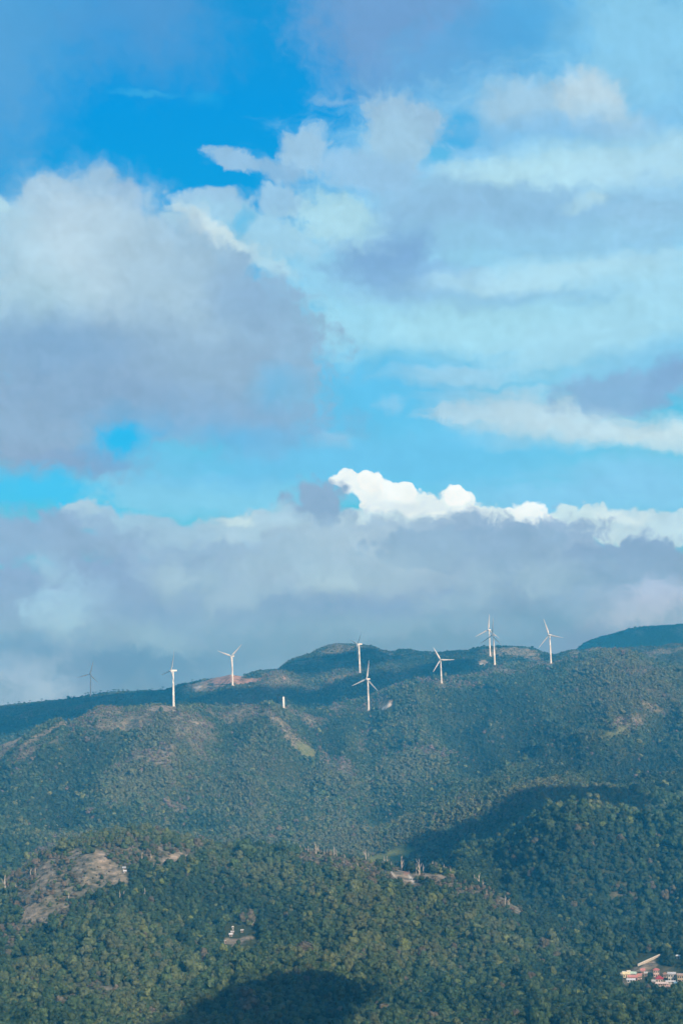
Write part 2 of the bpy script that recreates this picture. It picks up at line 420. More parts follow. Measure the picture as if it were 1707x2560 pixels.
col = mixc(n_big, ramp2(n_mid, (.022, .038, .016), (.055, .07, .028)), ramp2(n_fine, (.03, .045, .018), (.075, .085, .035)))
abr = N.new('ShaderNodeAttribute'); abr.attribute_name = "brush"
col = mixc(abr.outputs['Fac'], col, ramp2(n_mid, (.06, .07, .042), (.28, .25, .19)))
aba = N.new('ShaderNodeAttribute'); aba.attribute_name = "bare"
sp = N.new('ShaderNodeSeparateColor'); Lk.new(aba.outputs['Color'], sp.inputs[0])
col = mixc(sp.outputs[0], col, ramp2(n_mid, (.10, .09, .06), (.43, .355, .275)))
col = mixc(sp.outputs[1], col, ramp2(n_fine, (.10, .14, .045), (.21, .23, .085)))
col = mixc(sp.outputs[2], col, ramp2(n_mid, (.16, .10, .07), (.52, .32, .23)))
col = mixc(aba.outputs['Alpha'], col, ramp2(n_fine, (.5, .47, .42), (.75, .72, .66)))
Lk.new(col, bs.inputs['Base Color'])
bs.inputs['Roughness'].default_value = 0.95; bs.inputs['Specular IOR Level'].default_value = 0.05
bp = N.new('ShaderNodeBump'); bp.inputs['Strength'].default_value = 0.9; bp.inputs['Distance'].default_value = 4.0
Lk.new(n_mid, bp.inputs['Height']); Lk.new(bp.outputs[0], bs.inputs['Normal'])
hills = link("hills", g_me, m_ground)
tag(hills, kind="structure")

# ----------------------------------------------------------------- sky: a far dome with the clouds of the photograph, by direction
DEG = 180 / math.pi
def q_of(x, y):
    """sky coordinates (hundreds of 1568-wide preview pixels) of a direction: azimuth and elevation"""
    d = px_dir(x * 1.08865, y * 1.08865)
    az = math.atan2(d[0], d[1]) * DEG; el = math.asin(d[2]) * DEG
    return az / 1.68, -el / 1.68

sk_v, sk_f = [], []
na, ne = 97, 49
for j in range(ne):
    el = R(-14 + 92 * j / (ne - 1))
    for i in range(na):
        az = R(-84 + 168 * i / (na - 1))
        sk_v.append((40000 * math.sin(az) * math.cos(el), 40000 * math.cos(az) * math.cos(el), 40000 * math.sin(el)))
for j in range(ne - 1):
    for i in range(na - 1):
        sk_f.append((j * na + i, j * na + i + 1, (j + 1) * na + i + 1, (j + 1) * na + i))
m_sky = bpy.data.materials.new("sky_with_clouds"); m_sky.use_nodes = True
nt = m_sky.node_tree; N = nt.nodes; Lk = nt.links; N.clear()
def node(t, **kw):
    x = N.new(t)
    for k, v in kw.items(): setattr(x, k, v)
    return x
def math_(op, a, b=None, c=None):
    m = node('ShaderNodeMath', operation=op)
    for i, v in enumerate((a, b, c)):
        if v is None: continue
        if isinstance(v, (int, float)): m.inputs[i].default_value = v
        else: Lk.new(v, m.inputs[i])
    return m.outputs[0]
def vmath(op, a, b=None, c=None):
    m = node('ShaderNodeVectorMath', operation=op)
    for i, v in enumerate((a, b, c)):
        if v is None: continue
        if isinstance(v, (tuple, list)): m.inputs[i].default_value = v
        else: Lk.new(v, m.inputs[i])
    return m.outputs['Value'] if op == 'LENGTH' else m.outputs[0]
geo = node('ShaderNodeNewGeometry')
dn = vmath('NORMALIZE', geo.outputs['Position'])
sx = node('ShaderNodeSeparateXYZ'); Lk.new(dn, sx.inputs[0])
az_ = math_('ARCTAN2', sx.outputs[0], sx.outputs[1])
el_ = math_('ARCSINE', sx.outputs[2])
cq = node('ShaderNodeCombineXYZ')
Lk.new(math_('MULTIPLY', az_, DEG / 1.68), cq.inputs[0]); Lk.new(math_('MULTIPLY', el_, -DEG / 1.68), cq.inputs[1])
Q = cq.outputs[0]
def noise(vec, scale, detail=4, rough=0.55, out='Fac'):
    t = node('ShaderNodeTexNoise'); t.inputs['Scale'].default_value = scale; t.inputs['Detail'].default_value = detail; t.inputs['Roughness'].default_value = rough
    Lk.new(vec, t.inputs['Vector']); return t.outputs[out]
def vor(vec, scale):
    t = node('ShaderNodeTexVoronoi', feature='SMOOTH_F1'); t.inputs['Scale'].default_value = scale; t.inputs['Smoothness'].default_value = 0.25
    Lk.new(vec, t.inputs['Vector']); return t.outputs['Distance']
nc1 = vmath('SUBTRACT', noise(Q, 0.55, 3, 0.5, 'Color'), (.5, .5, .5))
nc2 = vmath('SUBTRACT', noise(Q, 2.1, 4, 0.55, 'Color'), (.5, .5, .5))
Qs = vmath('MULTIPLY_ADD', nc2, (.6, .5, 0), vmath('MULTIPLY_ADD', nc1, (.95, .7, 0), Q))      # soft, drifting edges
Qw = vmath('MULTIPLY_ADD', nc2, (.22, .22, 0), vmath('MULTIPLY_ADD', nc1, (.5, .35, 0), Q))       # gently wandering edges
stq = vmath('MULTIPLY', Qs, (.35, 1.5, 1))
f_soft = math_('SUBTRACT', noise(Qs, 1.5, 9, 0.64), 0.5)
f_str = math_('SUBTRACT', noise(stq, 1.5, 9, 0.66), 0.5)
f_bil = math_('SUBTRACT', math_('ADD', math_('MULTIPLY', vor(Qw, 2.7), 0.6), math_('ADD', math_('MULTIPLY', vor(Qw, 6.2), 0.34), math_('MULTIPLY', f_soft, 0.5))), 0.36)
f_big = math_('SUBTRACT', math_('ADD', math_('MULTIPLY', vor(Qw, 1.15), 0.75), math_('ADD', math_('MULTIPLY', vor(Qw, 2.9), 0.12), math_('MULTIPLY', f_soft, 0.6))), 0.34)
FIELD = {'s': (Qs, f_soft), 't': (Qs, f_str), 'b': (Qw, f_bil), 'B': (Qw, f_big)}

# clear sky by elevation
er = node('ShaderNodeMapRange'); Lk.new(cq.outputs[0], N.new('ShaderNodeSeparateXYZ').inputs[0])
sq = [x for x in N if x.bl_idname == 'ShaderNodeSeparateXYZ'][-1]
_, q_top = q_of(784, 0); _, q_bot = q_of(784, 1700)
Lk.new(sq.outputs[1], er.inputs[0]); er.inputs[1].default_value = q_top; er.inputs[2].default_value = q_bot
rp = node('ShaderNodeValToRGB'); Lk.new(er.outputs[0], rp.inputs[0])
e = rp.color_ramp.elements
stops = [(0, (20, 146, 218)), (.13, (2, 150, 228)), (.3, (6, 158, 228)), (.45, (70, 180, 232)), (.58, (88, 192, 236)), (.68, (80, 196, 238)), (.8, (130, 185, 222)), (1, (120, 165, 205))]
e[0].position, e[0].color = stops[0][0], lin(stops[0][1]); e[1].position, e[1].color = stops[-1][0], lin(stops[-1][1])
for p, c in stops[1:-1]:
    x = e.new(p); x.color = lin(c)
colr = rp.outputs[0]

def through_haze(c, x, y):
    """colour the far sky must have to be seen as c behind the haze"""
    el = max(.012, math.asin(px_dir(x * 1.08865, y * 1.08865)[2]))
    L_ = min(HAZE_END, HAZE_TOP / math.tan(el))
    o = []
    for v, s_, a in zip(lin(c), HAZE_S, HAZE_C):
        T = math.exp(-HAZE_D * a * L_); o.append(max(.01, (v - s_ * (1 - T)) / T))
    return (*o, 1)

def stroke(x, y, rx, ry, rot, c, a=.9, soft=.5, kind='s', k=.6):
    """one body of cloud: an ellipse of sky with a ragged edge"""
    global colr
    if c[1] - c[0] < 42 and c[0] < 200: c = (c[0], c[1] + 1, c[2] - 2)
    Qk, fk = FIELD[kind]
    qx, qy = q_of(x, y)
    ix, iy = 100.0 / rx, 100.0 / ry
    if rot:
        v = vmath('SUBTRACT', Qk, (qx, qy, 0))
        rn = node('ShaderNodeVectorRotate', rotation_type='Z_AXIS'); rn.inputs['Angle'].default_value = -R(rot); Lk.new(v, rn.inputs['Vector'])
        v = vmath('MULTIPLY', rn.outputs[0], (ix, iy, 0))
    else:
        v = vmath('MULTIPLY_ADD', Qk, (ix, iy, 0), (-qx * ix, -qy * iy, 0))
    d = math_('MULTIPLY_ADD', fk, k * KM[kind] * (1.5 if soft >= .7 and y > 1180 else 1), vmath('LENGTH', v))
    mr = node('ShaderNodeMapRange', interpolation_type='SMOOTHSTEP')
    Lk.new(d, mr.inputs[0]); mr.inputs[1].default_value = 1 + soft; mr.inputs[2].default_value = 1 - soft; mr.inputs[3].default_value = 0; mr.inputs[4].default_value = a
    mx = node('ShaderNodeMix', data_type='RGBA'); Lk.new(mr.outputs[0], mx.inputs[0]); Lk.new(colr, mx.inputs[6])
    mx.inputs[7].default_value = through_haze(c, x, y)
    colr = mx.outputs[2]

KM = {'s': 3.0, 't': 2.7, 'b': 2, 'B': 2}
S = stroke
# --- thin veils and grey sheets high up
S(1330, 170, 450, 330, 0, (112, 186, 232), .85, .6, 's', .5)
S(1240, 120, 200, 60, 0, (82, 170, 226), .6, .8, 's', .5)
S(930, 40, 230, 180, 10, (112, 160, 210), .95, .5, 's', .35)
S(1100, 170, 200, 130, 0, (90, 172, 226), .55, .5)
S(0, 60, 150, 300, 10, (94, 164, 216), .8, .8, 's', .35)
S(150, 10, 140, 120, 0, (78, 160, 218), .7, .8, 's', .5)
S(330, 10, 170, 120, 20, (84, 154, 212), .8, .8, 's', .5)
S(250, 100, 60, 70, 30, (62, 152, 216), .5, .9, 's', .5)
S(1480, 90, 190, 150, -10, (140, 202, 234), .85, .6)
S(1180, 60, 120, 60, 0, (70, 160, 218), .5, .6)
S(330, 212, 60, 7, -2, (70, 178, 230), .45, .7, 't', .5)
S(460, 225, 36, 16, 0, (40, 168, 228), .4, .7, 't', .5)
# --- the broad sheet on the right
S(1330, 560, 640, 330, 0, (140, 202, 236), .95, .45, 't', .5)
S(1000, 500, 300, 220, 0, (140, 198, 234), .9, .5, 's', .6)
S(880, 620, 330, 130, 0, (150, 208, 236), .9, .5, 's', .6)
S(1250, 320, 330, 60, 0, (128, 190, 232), .7, .7, 't', .5)
S(1060, 300, 60, 40, 0, (40, 168, 228), .8, .6, 's', .7)
S(1000, 350, 40, 22, 0, (70, 180, 230), .7, .6, 's', .7)
# heart-like puff
S(1215, 250, 120, 52, 8, (158, 198, 228), .95, .4, 's', .3)
S(1350, 228, 88, 66, 25, (184, 212, 232), .98, .3, 's', .22)
S(1390, 268, 100, 34, 14, (170, 206, 232), .8, .5, 's', .3)
S(1270, 296, 190, 26, 4, (134, 190, 230), .75, .7, 's', .4)
# bright band and its grey underside
S(1330, 392, 310, 52, -3, (178, 222, 238), .95, .72, 't', .45)
S(1480, 370, 170, 45, -8, (172, 216, 238), .8, .72, 't', .5)
S(1120, 398, 130, 26, 4, (176, 220, 238), .8, .5, 't', .5)
S(1190, 506, 380, 72, 3, (142, 190, 225), .9, .3, 't', .4)
S(1010, 470, 130, 60, 10, (142, 188, 222), .8, .5)
S(1480, 500, 140, 80, -20, (150, 198, 230), .8, .5)
S(1345, 462, 50, 14, -10, (176, 216, 236), .6, .9, 's', .7)
S(1382, 450, 16, 14, 0, (182, 220, 238), .6, .9, 's', .7)
S(1130, 560, 420, 40, 2, (146, 202, 232), .6, .7, 't', .8)
S(880, 590, 120, 80, 15, (124, 170, 214), .95, .45, 's', .5)
S(800, 500, 90, 44, 20, (168, 216, 234), .8, .6, 's', .7)
S(1000, 650, 230, 46, 8, (134, 182, 222), .85, .5, 't', .5)
S(1300, 632, 330, 34, -2, (178, 222, 240), .85, .72, 't', .5)
S(1480, 660, 180, 50, -4, (168, 218, 240), .8, .6, 't', .5)
S(1170, 688, 230, 19, 2, (136, 190, 227), .85, .8, 't', .5)
S(1350, 692, 60, 8, -4, (124, 184, 224), .7, .7, 't', .5)
S(960, 690, 170, 34, 10, (136, 186, 224), .7, .6, 't', .5)
S(1100, 752, 430, 58, 1, (164, 218, 238), .95, .72, 't', .4)
S(800, 775, 80, 90, 0, (158, 216, 240), .85, .55, 's', .6)
S(1400, 770, 260, 70, -12, (164, 216, 238), .85, .72, 't', .5)
S(1500, 830, 170, 50, -10, (130, 196, 232), .7, .6, 't', .5)
# --- clear lanes lower right, thin streaks
S(830, 950, 270, 120, 0, (98, 192, 236), .9, .5, 't', .6)
S(1060, 1050, 420, 80, 0, (112, 198, 236), .85, .5, 't', .5)
S(1040, 868, 120, 26, 3, (160, 208, 234), .8, .6, 't', .6)
S(905, 936, 26, 14, 0, (140, 200, 234), .7, .7)
S(1080, 945, 100, 20, -4, (168, 206, 232), .8, .5, 't', .6)
S(1230, 950, 200, 42, 6, (182, 212, 232), .95, .72, 't', .5)
S(1440, 900, 150, 50, -6, (134, 178, 216), .95, .32, 's', .6)
S(1530, 870, 50, 36, -60, (128, 170, 212), .7, .7, 's', .7)
S(1400, 990, 260, 34, 7, (188, 217, 235), .95, .72, 't', .55)
S(1540, 1010, 120, 28, 8, (196, 222, 236), .8, .5, 't', .5)
S(1170, 1015, 90, 16, 3, (150, 206, 234), .7, .6, 't', .6)
S(1480, 1090, 220, 50, 0, (134, 202, 234), .7, .6, 't', .5)
S(760, 1014, 48, 20, -3, (148, 202, 232), .85, .5, 's', .6)
S(450, 1130, 330, 50, 2, (138, 204, 236), .8, .5, 't', .6)
S(330, 1050, 160, 50, 0, (120, 196, 234), .6, .6, 't', .6)
# --- small lit clouds over the gap
S(545, 372, 76, 24, 16, (146, 190, 224), .98, .25, 's', .5)
S(705, 352, 62, 52, 10, (156, 198, 228), .98, .3, 's', .55)
S(655, 392, 66, 24, 10, (140, 186, 222), .9, .4, 's', .5)
S(930, 270, 96, 56, 15, (154, 192, 224), .98, .3, 's', .55)
S(905, 330, 80, 66, -30, (158, 198, 228), .98, .3, 's', .5)
S(850, 390, 110, 46, 10, (150, 196, 230), .95, .4, 's', .6)
S(760, 232, 60, 8, 2, (120, 178, 224), .8, .6, 't', .6)
S(480, 465, 95, 38, 4, (156, 198, 228), .98, .22, 'b', .45)
S(635, 462, 76, 44, 0, (152, 198, 230), .98, .22, 'b', .45)
S(600, 525, 190, 44, 10, (158, 206, 232), .95, .35, 's', .6)
S(760, 490, 80, 40, 0, (172, 218, 236), .9, .4, 's', .6)
S(550, 505, 36, 20, -20, (90, 186, 232), .75, .6, 's', .7)
S(470, 520, 70, 34, 22, (206, 229, 237), .95, .4, 's', .55)
S(460, 528, 40, 20, 30, (226, 240, 240), .95, .5, 's', .5)
S(540, 566, 74, 26, 30, (206, 231, 239), .95, .45, 's', .6)
S(620, 600, 80, 24, 24, (178, 214, 234), .8, .6, 's', .6)
S(400, 510, 26, 18, 0, (166, 208, 230), .9, .4, 's', .6)
# --- the big cumulus on the left
S(175, 490, 150, 112, 0, (150, 188, 222), 1, .16, 'B', .4)
S(330, 620, 180, 150, 25, (150, 188, 220), 1, .2, 'B', .4)
S(290, 470, 50, 60, -20, (142, 184, 222), 1, .2, 'B', .4)
S(20, 560, 90, 100, 0, (160, 200, 228), 1, .25, 'B', .35)
S(480, 690, 220, 130, 25, (146, 184, 218), 1, .25, 's', .4)
S(300, 790, 420, 210, 6, (146, 181, 214), 1, .22, 's', .5)
S(620, 820, 130, 170, -14, (144, 182, 216), .95, .35, 's', .5)
S(5, 470, 22, 20, 0, (176, 218, 234), .9, .4)
S(110, 980, 240, 110, 10, (140, 173, 208), 1, .25, 's', .5)
S(180, 1060, 130, 30, 0, (124, 166, 208), .9, .5, 's', .6)
S(430, 940, 330, 70, 8, (134, 176, 214), .9, .5, 's', .6)
S(600, 1010, 150, 40, 8, (122, 178, 220), .7, .6, 's', .7)
S(160, 570, 200, 120, 0, (176, 208, 230), .85, .9, 's', .4)
S(190, 510, 90, 60, 20, (186, 210, 232), .7, .9, 's', .4)
S(220, 610, 130, 95, 40, (194, 218, 235), .85, .9, 's', .45)
S(60, 660, 100, 60, 0, (178, 210, 230), .6, .9, 's', .45)
S(90, 700, 120, 50, -10, (168, 204, 226), .6, .9, 's', .5)
S(420, 690, 120, 120, 30, (152, 190, 220), .7, .9, 's', .5)
S(370, 650, 210, 120, 38, (168, 198, 222), .8, .9, 's', .4)
S(300, 850, 330, 90, 0, (136, 168, 204), .75, .8, 's', .5)
S(120, 790, 160, 60, 0, (124, 168, 208), .6, .9, 's', .5)
S(430, 820, 120, 60, 30, (148, 182, 214), .6, .9, 's', .5)
S(560, 690, 90, 70, 20, (134, 172, 212), .6, .8, 's', .6)
S(50, 1060, 130, 40, 0, (138, 166, 202), .7, .8, 's', .5)
S(290, 1003, 84, 50, 0, (84, 180, 230), .7, .9, 's', .6)
S(290, 1003, 54, 32, 0, (40, 184, 238), .95, .7, 's', .6)
S(640, 890, 60, 40, 0, (100, 188, 234), .55, .9, 's', .6)
S(545, 1010, 90, 22, 0, (90, 184, 232), .5, .9, 's', .6)
S(110, 1124, 122, 46, 6, (70, 194, 240), .95, .6, 's', .75)
S(240, 1172, 90, 10, 10, (64, 192, 238), .6, .7, 's', .5)
S(350, 1196, 110, 8, 6, (70, 194, 238), .5, .7, 't', .5)
S(1400, 1140, 420, 60, 0, (134, 200, 236), .9, .6, 't', .5)
S(620, 1080, 220, 40, 0, (112, 192, 234), .8, .7, 't', .6)
S(960, 1060, 230, 60, 0, (108, 194, 236), .8, .7, 't', .5)
# --- bank of cloud on the mountains: white tops first, then the grey front
S(420, 1255, 300, 46, 0, (156, 190, 220), 1, .4, 's', .5)
S(1450, 1215, 120, 52, 0, (190, 216, 232), .95, .14, 'b', .42)
S(1330, 1212, 100, 56, 0, (198, 222, 234), 1, .12, 'b', .42)
S(1210, 1188, 66, 40, 4, (238, 246, 248), 1, .1, 'b', .4)
S(1568, 1220, 90, 44, 0, (186, 214, 232), .95, .2, 'b', .42)
S(1100, 1200, 90, 44, 0, (214, 232, 238), 1, .14, 'b', .42)
S(1052, 1150, 46, 34, 20, (232, 243, 246), 1, .08, 'b', .4)
S(980, 1180, 120, 58, 8, (226, 239, 243), 1, .1, 'b', .42)
S(880, 1145, 100, 46, 18, (238, 246, 248), 1, .1, 'b', .42)
S(800, 1104, 44, 24, 14, (236, 245, 247), 1, .08, 'b', .4)
S(848, 1104, 36, 28, 20, (244, 249, 249), 1, .08, 'b', .35)
S(925, 1126, 40, 24, 0, (240, 247, 248), 1, .08, 'b', .35)
S(1052, 1142, 30, 26, 0, (246, 250, 250), 1, .08, 'b', .3)
S(1010, 1190, 90, 26, 0, (236, 244, 246), .8, .5, 's', .5)
S(900, 1160, 70, 14, 12, (216, 232, 241), .8, .7, 'b', .6)
S(990, 1168, 60, 12, 6, (220, 235, 242), .8, .7, 'b', .6)
S(1090, 1186, 60, 16, 0, (204, 223, 236), .8, .7, 'b', .6)
S(1225, 1196, 50, 10, 4, (214, 230, 240), .8, .7, 'b', .6)
S(1360, 1225, 90, 20, 0, (182, 208, 228), .7, .7, 'b', .6)
S(1270, 1230, 90, 20, 0, (214, 230, 238), .7, .6, 's', .6)
S(1420, 1190, 60, 14, 8, (214, 232, 238), .7, .6, 's', .6)
S(880, 1215, 260, 40, 4, (196, 218, 232), 1, .3, 's', .4)
S(1200, 1235, 260, 30, 2, (190, 214, 230), 1, .3, 's', .4)
S(720, 1180, 95, 80, -10, (138, 171, 207), 1, .25, 'b', .45)
S(560, 1210, 150, 42, 0, (168, 198, 222), .95, .3, 's', .55)
S(545, 1186, 42, 17, 0, (198, 222, 234), .9, .5, 's', .6)
S(640, 1180, 40, 28, 0, (172, 204, 228), .8, .5, 's', .6)
S(205, 1180, 60, 36, 0, (168, 198, 222), .98, .2, 'b', .45)
S(330, 1210, 150, 34, 4, (160, 194, 222), .95, .3, 's', .55)
S(60, 1240, 200, 60, 0, (140, 174, 212), .95, .4, 's', .55)
S(784, 1450, 1300, 200, 0, (138, 170, 203), 1, .12, 's', .25)
S(784, 1600, 1500, 120, 0, (118, 156, 192), .95, .8, 's', .3)
S(900, 1290, 480, 92, -2, (148, 177, 210), 1, .16, 's', .45)
S(790, 1270, 190, 60, -8, (174, 199, 220), .85, .8, 's', .6)
S(950, 1300, 190, 50, 0, (166, 191, 216), .8, .8, 's', .6)
S(1130, 1270, 200, 64, 0, (142, 174, 208), 1, .1, 'b', .38)
S(960, 1262, 130, 54, 0, (146, 178, 210), 1, .12, 'b', .4)
S(1440, 1310, 240, 64, 0, (136, 168, 204), 1, .12, 'b', .36)
S(700, 1250, 120, 44, -14, (166, 194, 218), .8, .6, 's', .6)
S(620, 1290, 120, 40, 0, (154, 186, 214), .7, .7, 's', .6)
S(820, 1320, 130, 46, 0, (158, 188, 214), .75, .8, 's', .6)
S(200, 1250, 140, 44, 10, (142, 173, 208), .85, .7, 's', .6)
S(450, 1330, 90, 60, -10, (150, 184, 214), .7, .7, 's', .7)
S(400, 1325, 34, 22, 10, (170, 200, 222), .7, .7, 's', .7)
S(160, 1420, 90, 60, -40, (162, 198, 224), .9, .7, 's', .8)
S(390, 1320, 70, 40, 0, (160, 192, 218), .7, .8, 's', .8)
S(110, 1310, 40, 26, 40, (156, 194, 222), .7, .8, 's', .7)
S(270, 1380, 60, 70, 20, (140, 176, 212), .6, .8, 's', .7)
S(380, 1430, 130, 40, 0, (130, 168, 206), .7, .8, 's', .7)
S(640, 1400, 160, 40, 0, (130, 164, 200), .7, .8, 's', .6)
S(900, 1400, 160, 34, 0, (130, 164, 204), .6, .8, 's', .6)
S(1180, 1380, 180, 50, 0, (130, 163, 198), .7, .8, 's', .6)
S(1080, 1330, 120, 30, 0, (150, 180, 210), .6, .8, 's', .6)
S(1500, 1390, 150, 46, -8, (176, 192, 220), .9, .7, 's', .7)
S(1350, 1390, 90, 24, 10, (146, 176, 208), .6, .8, 's', .7)
S(1240, 1440, 110, 46, 0, (112, 150, 188), .8, .8, 's', .5)
S(1330, 1485, 180, 34, 0, (124, 156, 196), .7, .8, 's', .5)
S(90, 1560, 150, 70, -20, (156, 184, 216), .9, .7, 's', .7)
S(130, 1550, 70, 40, -40, (168, 194, 220), .6, .9, 's', .8)
S(250, 1520, 140, 50, 0, (102, 150, 190), .8, .7, 's', .5)
S(40, 1480, 120, 34, 0, (108, 154, 194), .7, .8, 's', .6)
S(450, 1530, 180, 56, 0, (106, 152, 190), .85, .8, 's', .5)
S(480, 1450, 180, 40, 0, (138, 172, 206), .7, .8, 's', .6)
S(700, 1490, 220, 56, 0, (124, 161, 195), .75, .8, 's', .5)
S(1000, 1475, 220, 46, 0, (116, 155, 190), .75, .8, 's', .5)

S(560, 1370, 90, 34, -8, (158, 188, 214), .7, .8, 's', .8)
S(880, 1440, 130, 26, 0, (140, 174, 204), .7, .8, 's', .8)
S(1130, 1430, 110, 22, 6, (132, 166, 200), .7, .8, 's', .8)
S(330, 1470, 100, 30, 10, (146, 180, 208), .7, .8, 's', .8)
S(600, 1545, 140, 24, 0, (130, 166, 200), .6, .8, 's', .8)
S(1240, 1330, 120, 34, 0, (156, 186, 212), .7, .8, 's', .8)
S(1040, 1385, 90, 22, -6, (154, 184, 211), .6, .8, 's', .8)
S(760, 1340, 60, 26, 0, (176, 203, 222), .6, .8, 's', .8)
# fine mottling of the cloud light: fbm, with a little relief towards the sun side
rl_v = vmath('ADD', Qs, (.10, -.16, 0))
relief = math_('SUBTRACT', noise(Qs, 0.9, 4, 0.5), noise(rl_v, 0.9, 4, 0.5))
streak = math_('SUBTRACT', noise(stq, 3.0, 6, 0.6), 0.5)
mot = math_('ADD', math_('MULTIPLY', relief, 0.32), math_('ADD', math_('ADD', math_('MULTIPLY', streak, 0.10), math_('MULTIPLY', math_('SUBTRACT', noise(Qs, 1.1, 8, 0.6), 0.5), 0.34)), math_('MULTIPLY', math_('SUBTRACT', noise(Q, 3.0, 9, 0.72), 0.5), 0.20)))
sr = node('ShaderNodeSeparateColor'); Lk.new(colr, sr.inputs[0])
cm = node('ShaderNodeMapRange'); Lk.new(sr.outputs[0], cm.inputs[0]); cm.inputs[1].default_value = .02; cm.inputs[2].default_value = .3; cm.inputs[3].default_value = .12; cm.inputs[4].default_value = 1.0
hs = vmath('SCALE', colr); hsn = hs.node; Lk.new(math_('MULTIPLY_ADD', mot, cm.outputs[0], 1.0), hsn.inputs['Scale'])
em = node('ShaderNodeEmission'); Lk.new(hs, em.inputs[0]); em.inputs[1].default_value = 1.0
om = node('ShaderNodeOutputMaterial'); Lk.new(em.outputs[0], om.inputs[0])
m_sky.cycles.emission_sampling = 'NONE'
sky = link("sky", mesh_np("sky", np.array(sk_v), np.array(sk_f), True), m_sky)
tag(sky, kind="structure")

# ----------------------------------------------------------------- foliage
def foliage_mat(name):
    m, nt, b, out = new_mat(name)
    N = nt.nodes; L = nt.links
    a = N.new('ShaderNodeAttribute'); a.attribute_type = 'INSTANCER'; a.attribute_name = "tint"
    v = N.new('ShaderNodeAttribute'); v.attribute_name = "clump"
    g = N.new('ShaderNodeNewGeometry')
    t = N.new('ShaderNodeTexNoise'); t.inputs['Scale'].default_value = 0.35; t.inputs['Detail'].default_value = 3
    L.new(g.outputs['Position'], t.inputs['Vector'])
    s = N.new('ShaderNodeMath'); s.operation = 'MULTIPLY_ADD'; L.new(t.outputs['Fac'], s.inputs[0]); s.inputs[1].default_value = 1.0; L.new(v.outputs['Fac'], s.inputs[2])
    mu = N.new('ShaderNodeVectorMath'); mu.operation = 'SCALE'; L.new(a.outputs['Color'], mu.inputs[0]); L.new(s.outputs[0], mu.inputs['Scale'])
    L.new(mu.outputs[0], b.inputs['Base Color'])
    b.inputs['Roughness'].default_value = 0.6; b.inputs['Specular IOR Level'].default_value = 0.25
    return m
m_leaf = foliage_mat("foliage")
m_bark = paint("bark", (.11, .085, .06), 0.9, 0.3, 2.0)

def ico(sub):
    bm = bmesh.new(); bmesh.ops.create_icosphere(bm, subdivisions=sub, radius=1.0)
    v = np.array([x.co[:] for x in bm.verts]); f = np.array([[x.index for x in p.verts] for p in bm.faces]); bm.free()
    return v, f
ICO1, ICO2 = ico(1), ico(2)

def make_crown(name, seed, lobes, cards, card, flat=1.0, loose=0.16, core=ICO2):
    """crown of unit-ish size (about 1 wide, 1 tall, base at z=0): lumpy lobes covered in leaf clumps"""
    rg = np.random.default_rng(seed)
    cen, rad = [], []
    for i in range(lobes):
        a = i * 2.4 + rg.uniform(-.5, .5); h = rg.uniform(.28, .82); rr = rg.uniform(.10, .30) * (1.15 - .6 * h)
        cen.append((math.cos(a) * rr, math.sin(a) * rr, h * flat)); rad.append(rg.uniform(.17, .27))
    cen.append((0, 0, .42 * flat)); rad.append(.33)
    V, Fc_, CL = [], [], []
    off = 0
    for c, r0 in zip(cen, rad):
        v, f = core
        d = 1 + .16 * rg.standard_normal(len(v))
        vv = v * (r0 * .9 * d)[:, None] * np.array([1, 1, .9]) + np.array(c)
        V.append(vv); Fc_.append(f + off); off += len(vv)
        CL.append(np.full(len(f), rg.uniform(.42, .62)))
    cen = np.array(cen); rad = np.array(rad)
    k = 0
    while k < cards:
        li = rg.integers(len(rad))
        d = rg.standard_normal(3); d /= np.linalg.norm(d)
        if d[2] < -.35: continue
        p = cen[li] + d * rad[li] * rg.uniform(.88, 1.0 + loose)
        if ((np.linalg.norm(cen - p, axis=1) < rad * .82) & (np.arange(len(rad)) != li)).any(): continue
        nrm = d + .32 * rg.standard_normal(3); nrm /= np.linalg.norm(nrm)
        t = np.cross(nrm, rg.standard_normal(3)); t /= np.linalg.norm(t); b = np.cross(nrm, t)
        s = card * rg.uniform(.6, 1.35)
        tri = [p + s * (.9 * t), p + s * (-.6 * t + .75 * b), p + s * (-.5 * t - .8 * b)]
        V.append(np.array(tri)); Fc_.append(np.array([[off, off + 1, off + 2]])); off += 3
        CL.append(np.array([rg.uniform(.42, .72)])); k += 1
    me = mesh_np(name, np.concatenate(V), np.concatenate(Fc_))
    at = me.attributes.new("clump", 'FLOAT', 'FACE'); at.data.foreach_set("value", np.concatenate(CL).astype(np.float32))
    me.materials.append(m_leaf)
    return me

